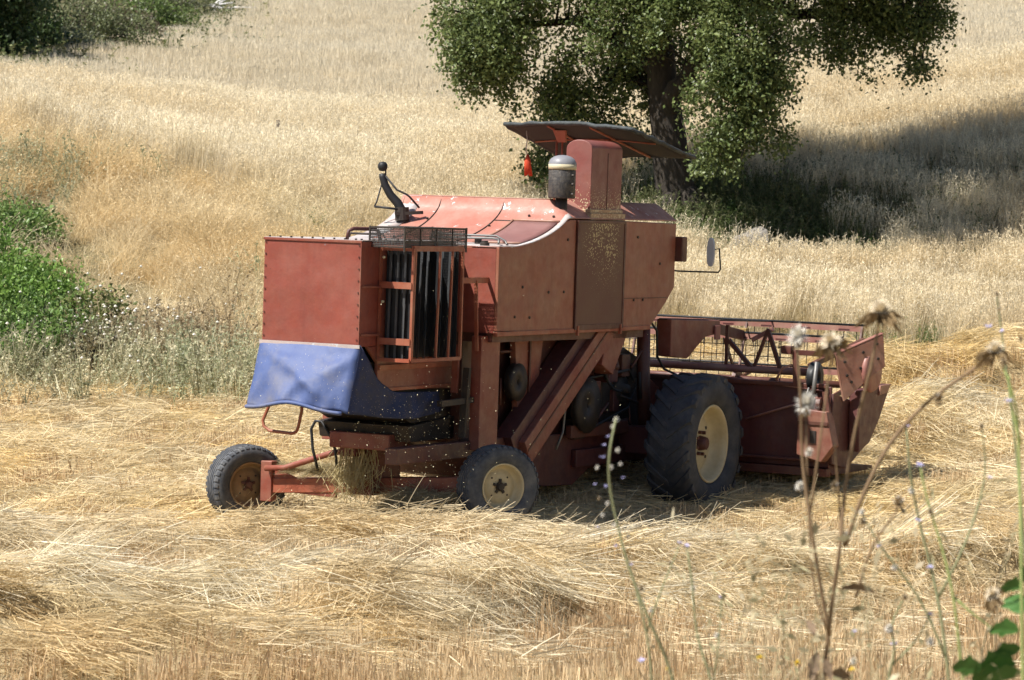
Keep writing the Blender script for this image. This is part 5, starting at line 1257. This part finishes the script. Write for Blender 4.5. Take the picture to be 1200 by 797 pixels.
def thistle_head(par, c, r, style, up=(0, -.2, 1)):
    c = Vector(c) - par.location
    if style == 'flat':
        m = MB(); petals(m, c, up, 240, r * 1.1, r * .05, (.1, 1.45)); o = obj('seed_head', m, Mpap, par, recalc=False)
        m = MB(); petals(m, c - Vector((0, 0, r * .15)), up, 34, r * 1.9, r * .20, (1.2, 1.9), .45); obj('bracts', m, Mbract, o, recalc=False)
    elif style == 'puff':
        m = MB(); petals(m, c, up, 320, r * 1.15, r * .045, (0, 2.3)); o = obj('seed_head', m, Mpapw, par, recalc=False)
        m = MB(); petals(m, c - Vector((0, 0, r * .3)), (0, 0, -1), 26, r * .9, r * .18, (.2, 1.3)); obj('bracts', m, Mbract, o, recalc=False)
    elif style == 'dark':
        m = MB(); petals(m, c, up, 60, r * 1.1, r * .16, (0, 2.6)); o = obj('seed_head', m, Mbract, par, recalc=False)
        m = MB(); petals(m, c, up, 20, r, r * .1, (0, 1.2)); obj('pappus', m, Mpapw, o, recalc=False)
    elif style == 'lilac':
        m = MB(); petals(m, c, up, 14, r * 1.1, r * .25, (.8, 1.6)); obj('flower', m, Mlil, par, recalc=False)
    elif style == 'yellow':
        m = MB(); petals(m, c, up, 26, r * 1.1, r * .28, (.1, 1.5)); obj('flower', m, Myel, par, recalc=False)
def plant(name, label, cat, stems, heads, mat, Y=YP, group=None, leaves=()):
    """stems: list of ([(px,py)..], r0, r1); the first starts at the root"""
    p0 = wp(*stems[0][0][0], Y); root = Vector((p0.x, Y, zs(p0.x, Y) - .03)); t = thing(name, label, cat, tuple(root), group)
    for i, (pts, r0, r1) in enumerate(stems):
        P = [wp(px, py, Y) - root for px, py in pts]
        if i == 0: P = [Vector((0, 0, 0)), P[0] * .5 + Vector((0, .02, 0))] + P
        P = [p + Vector((0, random.gauss(0, .02) if 0 < j < len(P) - 1 else 0, 0)) for j, p in enumerate(P)]
        Q = []
        for a, b_ in zip(P[:-1], P[1:]):
            Q += [a.lerp(b_, k / 3) for k in range(3)]
        Q.append(P[-1]); k = len(Q)
        for _ in range(2): Q = [Q[0]] + [(Q[j - 1] + Q[j] * 2 + Q[j + 1]) / 4 for j in range(1, k - 1)] + [Q[-1]]
        obj('stem', MB().tube(Q, [r0 + (r1 - r0) * j / (k - 1) for j in range(k)], 7), mat, t, smooth=True)
    for (px, py, r, st, *u) in heads: thistle_head(t, wp(px, py, Y), r, st, u[0] if u else (0, -.2, 1))
    lm = {}
    for (px, py, l, w, az, dr, lmn) in leaves:
        c = wp(px, py, Y) - root; d = Vector((math.cos(az), random.uniform(-.5, .5), math.sin(az))).normalized(); s = d.cross(Vector((0, 1, .3))).normalized() * w
        mb = lm.setdefault(lmn, []); e = MB(); N_ = 6
        for k in range(N_ + 1):
            f = k / N_; q = c + d * l * f + Vector((0, 0, -dr * l * f * f)); ww = math.sin(PI * min(1, f * .92 + .06)) * (1 + .25 * math.sin(17 * f))
            e.v += [tuple(q - s * ww + Vector((0, 0, .1 * w))), tuple(q + Vector((0, .004, -.1 * w))), tuple(q + s * ww + Vector((0, 0, .1 * w)))]
        for k in range(N_):
            q = 3 * k; e.f += [(q, q + 1, q + 4, q + 3), (q + 1, q + 2, q + 5, q + 4)]
        obj('leaf', e, {'g': Mgreen, 'd': Mdry}[lmn], t, recalc=False)
    return t
def m2(px): return px / F * YP
plant('thistle', 'tallest brown dry thistle, its flat cream seed head beside the reel shield', 'thistle',
      [([(962, 860), (968, 780), (976, 700), (984, 640), (990, 580), (1004, 500), (1020, 430), (1031, 374)], .0085, .0045),
       ([(990, 640), (1006, 590), (1040, 520), (1090, 470), (1140, 435), (1166, 416)], .0075, .005), ([(972, 745), (962, 690), (948, 610), (940, 540), (938, 470), (934, 402)], .007, .0035),
       ([(948, 610), (955, 560), (962, 500), (972, 440), (974, 404)], .005, .0025), ([(985, 640), (986, 600), (978, 520)], .005, .003), ([(1003, 700), (1020, 640), (1052, 598)], .005, .003), ([(970, 740), (950, 690), (944, 480)], .004, .003)],
      [(1031, 366, .040, 'flat'), (1166, 412, .034, 'flat'), (935, 395, .036, 'puff'), (974, 402, .036, 'flat', (-.3, -.6, .8)), (945, 474, .036, 'puff'), (1100, 469, .026, 'dark'), (937, 570, .016, 'puff'), (1054, 592, .032, 'dark'), (978, 570, .018, 'dark'), (1011, 612, .016, 'dark'), (993, 627, .014, 'puff'), (948, 530, .014, 'puff')],
      Mst, YP, None, [(955, 745, .08, .014, 1.9, .3, 'd'), (975, 790, .07, .022, .2, .5, 'd'), (968, 797, .07, .02, 2.9, .6, 'd'), (966, 772, .05, .016, 5.2, .6, 'd'), (985, 690, .10, .012, .1, .1, 'd'), (1000, 690, .08, .016, .3, .4, 'd'), (958, 765, .09, .02, 4.4, .2, 'd')])
plant('chicory', 'pale flower spike with tiny whitish lilac blooms before the drive wheel', 'wild flower',
      [([(800, 880), (790, 790), (762, 730), (738, 670), (722, 610), (712, 560), (714, 520), (722, 490)], .0065, .003)],
      [(722, 492, .009, 'puff'), (712, 512, .007, 'lilac'), (724, 528, .008, 'puff'), (706, 536, .010, 'lilac'), (716, 548, .008, 'puff'), (710, 570, .007, 'lilac'), (702, 584, .007, 'dark'), (706, 604, .007, 'puff'), (730, 560, .006, 'lilac'), (735, 600, .008, 'dark'), (722, 640, .007, 'lilac'), (752, 690, .010, 'dark'), (700, 548, .007, 'puff'), (718, 500, .007, 'puff'), (708, 522, .007, 'lilac'), (727, 544, .006, 'puff'), (697, 568, .006, 'lilac'), (712, 590, .007, 'puff'), (720, 616, .007, 'puff'), (700, 618, .006, 'lilac'), (736, 628, .007, 'puff'), (740, 662, .007, 'lilac')], Mgst)
plant('chicory', 'thin twiggy wild flower leaning behind the spike, lilac blooms low down', 'wild flower',
      [([(760, 880), (765, 800), (758, 740), (745, 690)], .006, .003), ([(758, 740), (770, 700), (796, 640)], .004, .002)], [(752, 775, .016, 'lilac'), (745, 690, .012, 'dark'), (797, 636, .012, 'lilac'), (763, 715, .010, 'puff'), (786, 660, .010, 'dark'), (782, 785, .010, 'yellow')], Mgst, 10.9)
plant('chicory', 'branching grey green wild flower between the tall thistle and the right edge', 'wild flower',
      [([(1120, 900), (1112, 800), (1100, 700), (1080, 620), (1066, 560), (1062, 500)], .008, .003), ([(1112, 780), (1080, 700), (1030, 640), (1010, 600)], .005, .002), ([(1100, 700), (1130, 640), (1160, 560), (1150, 500)], .005, .002)],
      [(1062, 500, .013, 'lilac'), (1064, 540, .011, 'dark'), (1068, 575, .012, 'puff'), (1076, 610, .012, 'lilac'), (1010, 600, .011, 'puff'), (1030, 640, .012, 'lilac'), (1150, 500, .012, 'dark'), (1160, 560, .010, 'lilac'), (1125, 650, .012, 'dark'), (1048, 665, .012, 'puff'), (1090, 665, .012, 'lilac')], Mgst, 10.9)
plant('chicory', 'lanky pale green stalk sloping down to the lower right beside the thistle', 'wild flower',
      [([(1140, 900), (1128, 790), (1118, 700), (1104, 640), (1085, 580), (1078, 545)], .006, .003), ([(1118, 700), (1140, 720), (1175, 745)], .005, .002)], [(1078, 545, .012, 'lilac'), (1090, 600, .012, 'dark'), (1172, 742, .012, 'lilac'), (1165, 698, .026, 'flat', (-.5, -.3, .6))], Mstg, 10.0)
plant('tall_weed', 'thick pale green stalk with dark green leaves at the right edge', 'weed',
      [([(1200, 900), (1198, 790), (1196, 700), (1197, 600), (1196, 500), (1190, 470), (1176, 430)], .007, .003), ([(1196, 520), (1186, 480), (1182, 440)], .005, .003)], [(1176, 425, .013, 'dark'), (1182, 470, .012, 'lilac')], Mstg, 9.6, None,
      [(1196, 690, .07, .03, 2.6, .5, 'g'), (1194, 740, .10, .03, 2.8, .4, 'g'), (1196, 760, .10, .03, 3.3, .3, 'g'), (1190, 780, .12, .03, 2.9, .5, 'g'), (1198, 720, .10, .04, 2.0, .4, 'g'), (1196, 790, .13, .03, 3.0, .2, 'g'), (1188, 775, .13, .05, 3.4, .2, 'g'), (1196, 680, .06, .035, .6, .3, 'g'), (1150, 785, .09, .035, 2.9, .2, 'g')])
plant('chicory', 'dark budded stalk high at the right edge above the straw', 'wild flower',
      [([(1215, 900), (1205, 700), (1190, 520), (1178, 420), (1172, 370), (1168, 345)], .006, .0025)], [(1168, 345, .010, 'dark'), (1171, 362, .009, 'dark'), (1158, 383, .013, 'lilac'), (1174, 388, .010, 'lilac'), (1196, 398, .012, 'dark')], Mgst, 11.2)
plant('chicory', 'short green sprig with pale buds at the bottom edge left of the thistle', 'wild flower',
      [([(850, 880), (836, 800), (815, 745), (812, 690), (805, 640)], .006, .003), ([(836, 800), (842, 750), (846, 700)], .004, .002)], [(805, 640, .011, 'lilac'), (812, 690, .011, 'puff'), (846, 700, .012, 'lilac'), (820, 760, .012, 'dark'), (840, 745, .010, 'puff')], Mgst, 10.9)
plant('chicory', 'faint lilac flowered sprig just right of the thistle foot', 'wild flower',
      [([(1030, 880), (1040, 800), (1050, 760), (1042, 735), (1060, 700)], .006, .003), ([(1045, 780), (1075, 750), (1090, 720)], .004, .002)], [(1042, 737, .016, 'puff'), (1048, 755, .014, 'lilac'), (1060, 700, .012, 'dark'), (1090, 752, .014, 'puff'), (1090, 720, .010, 'lilac'), (1002, 740, .013, 'lilac'), (1000, 775, .013, 'puff')], Mgst, 10.6)
for (px, py, lab) in ((891, 772, 'leftmost yellow flower at the bottom edge'), (934, 778, 'yellow flower nearest the thistle foot'), (998, 786, 'lowest yellow flower, right of the thistle foot')):
    plant('yellow_flower', 'small ' + lab, 'wild flower', [([(px + 3, 880), (px + 2, 820), (px, py + 4)], .004, .0025)], [(px, py, .013, 'yellow')], Mgst, 10.7, 'small yellow flowers at the bottom edge')
plant('dry_stalk', 'thin dark bent dry stalk standing in the straw at the lower left', 'dry stalk', [([(336, 720), (334, 705), (320, 665), (312, 652)], .006, .003)], [], Mst, 23.0)
# small foreground dry wisps rising from the bank foot at the bottom right
wisps = tuft('wisp_proto', 1, .01, (.1, .2), .01, .1, .1)
PXs = np.concatenate([rng.uniform(820, 1200, 13), rng.uniform(730, 1190, 7)]); Yw = rng.uniform(9.8, 12.5, 20)
Xw = (PXs - 600) / F * Yw
c_wisp = collection('wisp_bits', [tuft('wisp', 6, .16, (.75, 1.15), .005, .12, .25, 4, 4, False, .4, leafy=2) for _ in range(4)])
n = len(Xw); sc = rng.uniform(.75, 1.12, n) * np.interp(PXs, [730, 820, 950, 1200], [.75, .85, 1, 1])
scatter('bank_weeds', np.stack([Xw, Yw, zt(Xw, Yw) - .02], 1), np.stack([rng.normal(0, .08, n), rng.normal(0, .08, n), rng.uniform(0, 6.28, n)], 1), np.stack([sc] * 3, 1), rng.integers(0, 4, n), lerp3((.34, .32, .18), (.55, .46, .30), rng.random(n)), c_wisp, label='thin dry grey green weeds on the near bank at the lower right')
# bank itself wears grass (mostly below the frame)
n = 2400; Yb = rng.uniform(7, 17.3, n); Xb = rng.uniform(-1, 1, n) * (.24 * Yb + 5)
k = Yb > 12.5 ; k |= rng.random(n) < .5; k &= ~((Yb < 13) & (Yb > 2) & (Xb < 0) & (Yb < 9)); Xb, Yb = Xb[k], Yb[k]; n = len(Xb); sc = rng.uniform(.25, .5, n)
scatter('near_bank_grass', np.stack([Xb, Yb, zt(Xb, Yb) - .02], 1), np.stack([rng.normal(0, .1, n), rng.normal(0, .1, n), rng.uniform(0, 6.28, n)], 1), np.stack([sc] * 3, 1), rng.integers(0, 6, n), lerp3((.40, .34, .18), (.62, .50, .30), rng.random(n)), c_dry, label='short dry grass on the near bank below the picture')

# ------------------------------------------------------------------ light, sky, camera
SUN_EL = math.radians(57); az = math.radians(65)   # azimuth from straight behind the camera towards the left
sd = Vector((-math.sin(az) * math.cos(SUN_EL), -math.cos(az) * math.cos(SUN_EL), math.sin(SUN_EL)))
sun = bpy.data.lights.new('sun', 'SUN'); sun.energy = 5.0; sun.angle = math.radians(.53); sun.color = (1, .965, .905)
so = bpy.data.objects.new('sun', sun); COL.objects.link(so); so.rotation_euler = sd.to_track_quat('Z', 'Y').to_euler(); so.location = (-20, -10, 40)
w = bpy.data.worlds.new('World'); scene.world = w; w.use_nodes = True; nt = w.node_tree; nt.nodes.clear()
sk = nt.nodes.new('ShaderNodeTexSky'); sk.sky_type = 'NISHITA'; sk.sun_disc = False; sk.sun_elevation = SUN_EL; sk.sun_rotation = math.atan2(sd.x, sd.y)
bg = nt.nodes.new('ShaderNodeBackground'); bg.inputs['Strength'].default_value = .058
wo = nt.nodes.new('ShaderNodeOutputWorld'); nt.links.new(sk.outputs[0], bg.inputs[0]); nt.links.new(bg.outputs[0], wo.inputs[0])
cam = bpy.data.cameras.new('camera'); cam.sensor_width = 36; cam.lens = F / 1200 * 36; cam.clip_start = .5; cam.clip_end = 3000
cam.dof.use_dof = True; cam.dof.focus_distance = 28.5; cam.dof.aperture_fstop = 6.0
co = bpy.data.objects.new('camera', cam); COL.objects.link(co); co.location = (0, 0, CZ); co.rotation_euler = (PI / 2 - PITCH, 0, 0)
scene.camera = co
vs = scene.view_settings; vs.view_transform = 'Standard'; vs.look = 'None'; vs.exposure = .80; vs.gamma = 1; vs.use_curve_mapping = False
scene.cycles.max_bounces = 4; scene.cycles.transparent_max_bounces = 6; scene.cycles.diffuse_bounces = 3; scene.cycles.transmission_bounces = 3; scene.cycles.glossy_bounces = 2
scene.cycles.use_adaptive_sampling = True; scene.cycles.adaptive_threshold = .02
scene.cycles.caustics_reflective = False; scene.cycles.caustics_refractive = False
scene.cycles.use_denoising = True
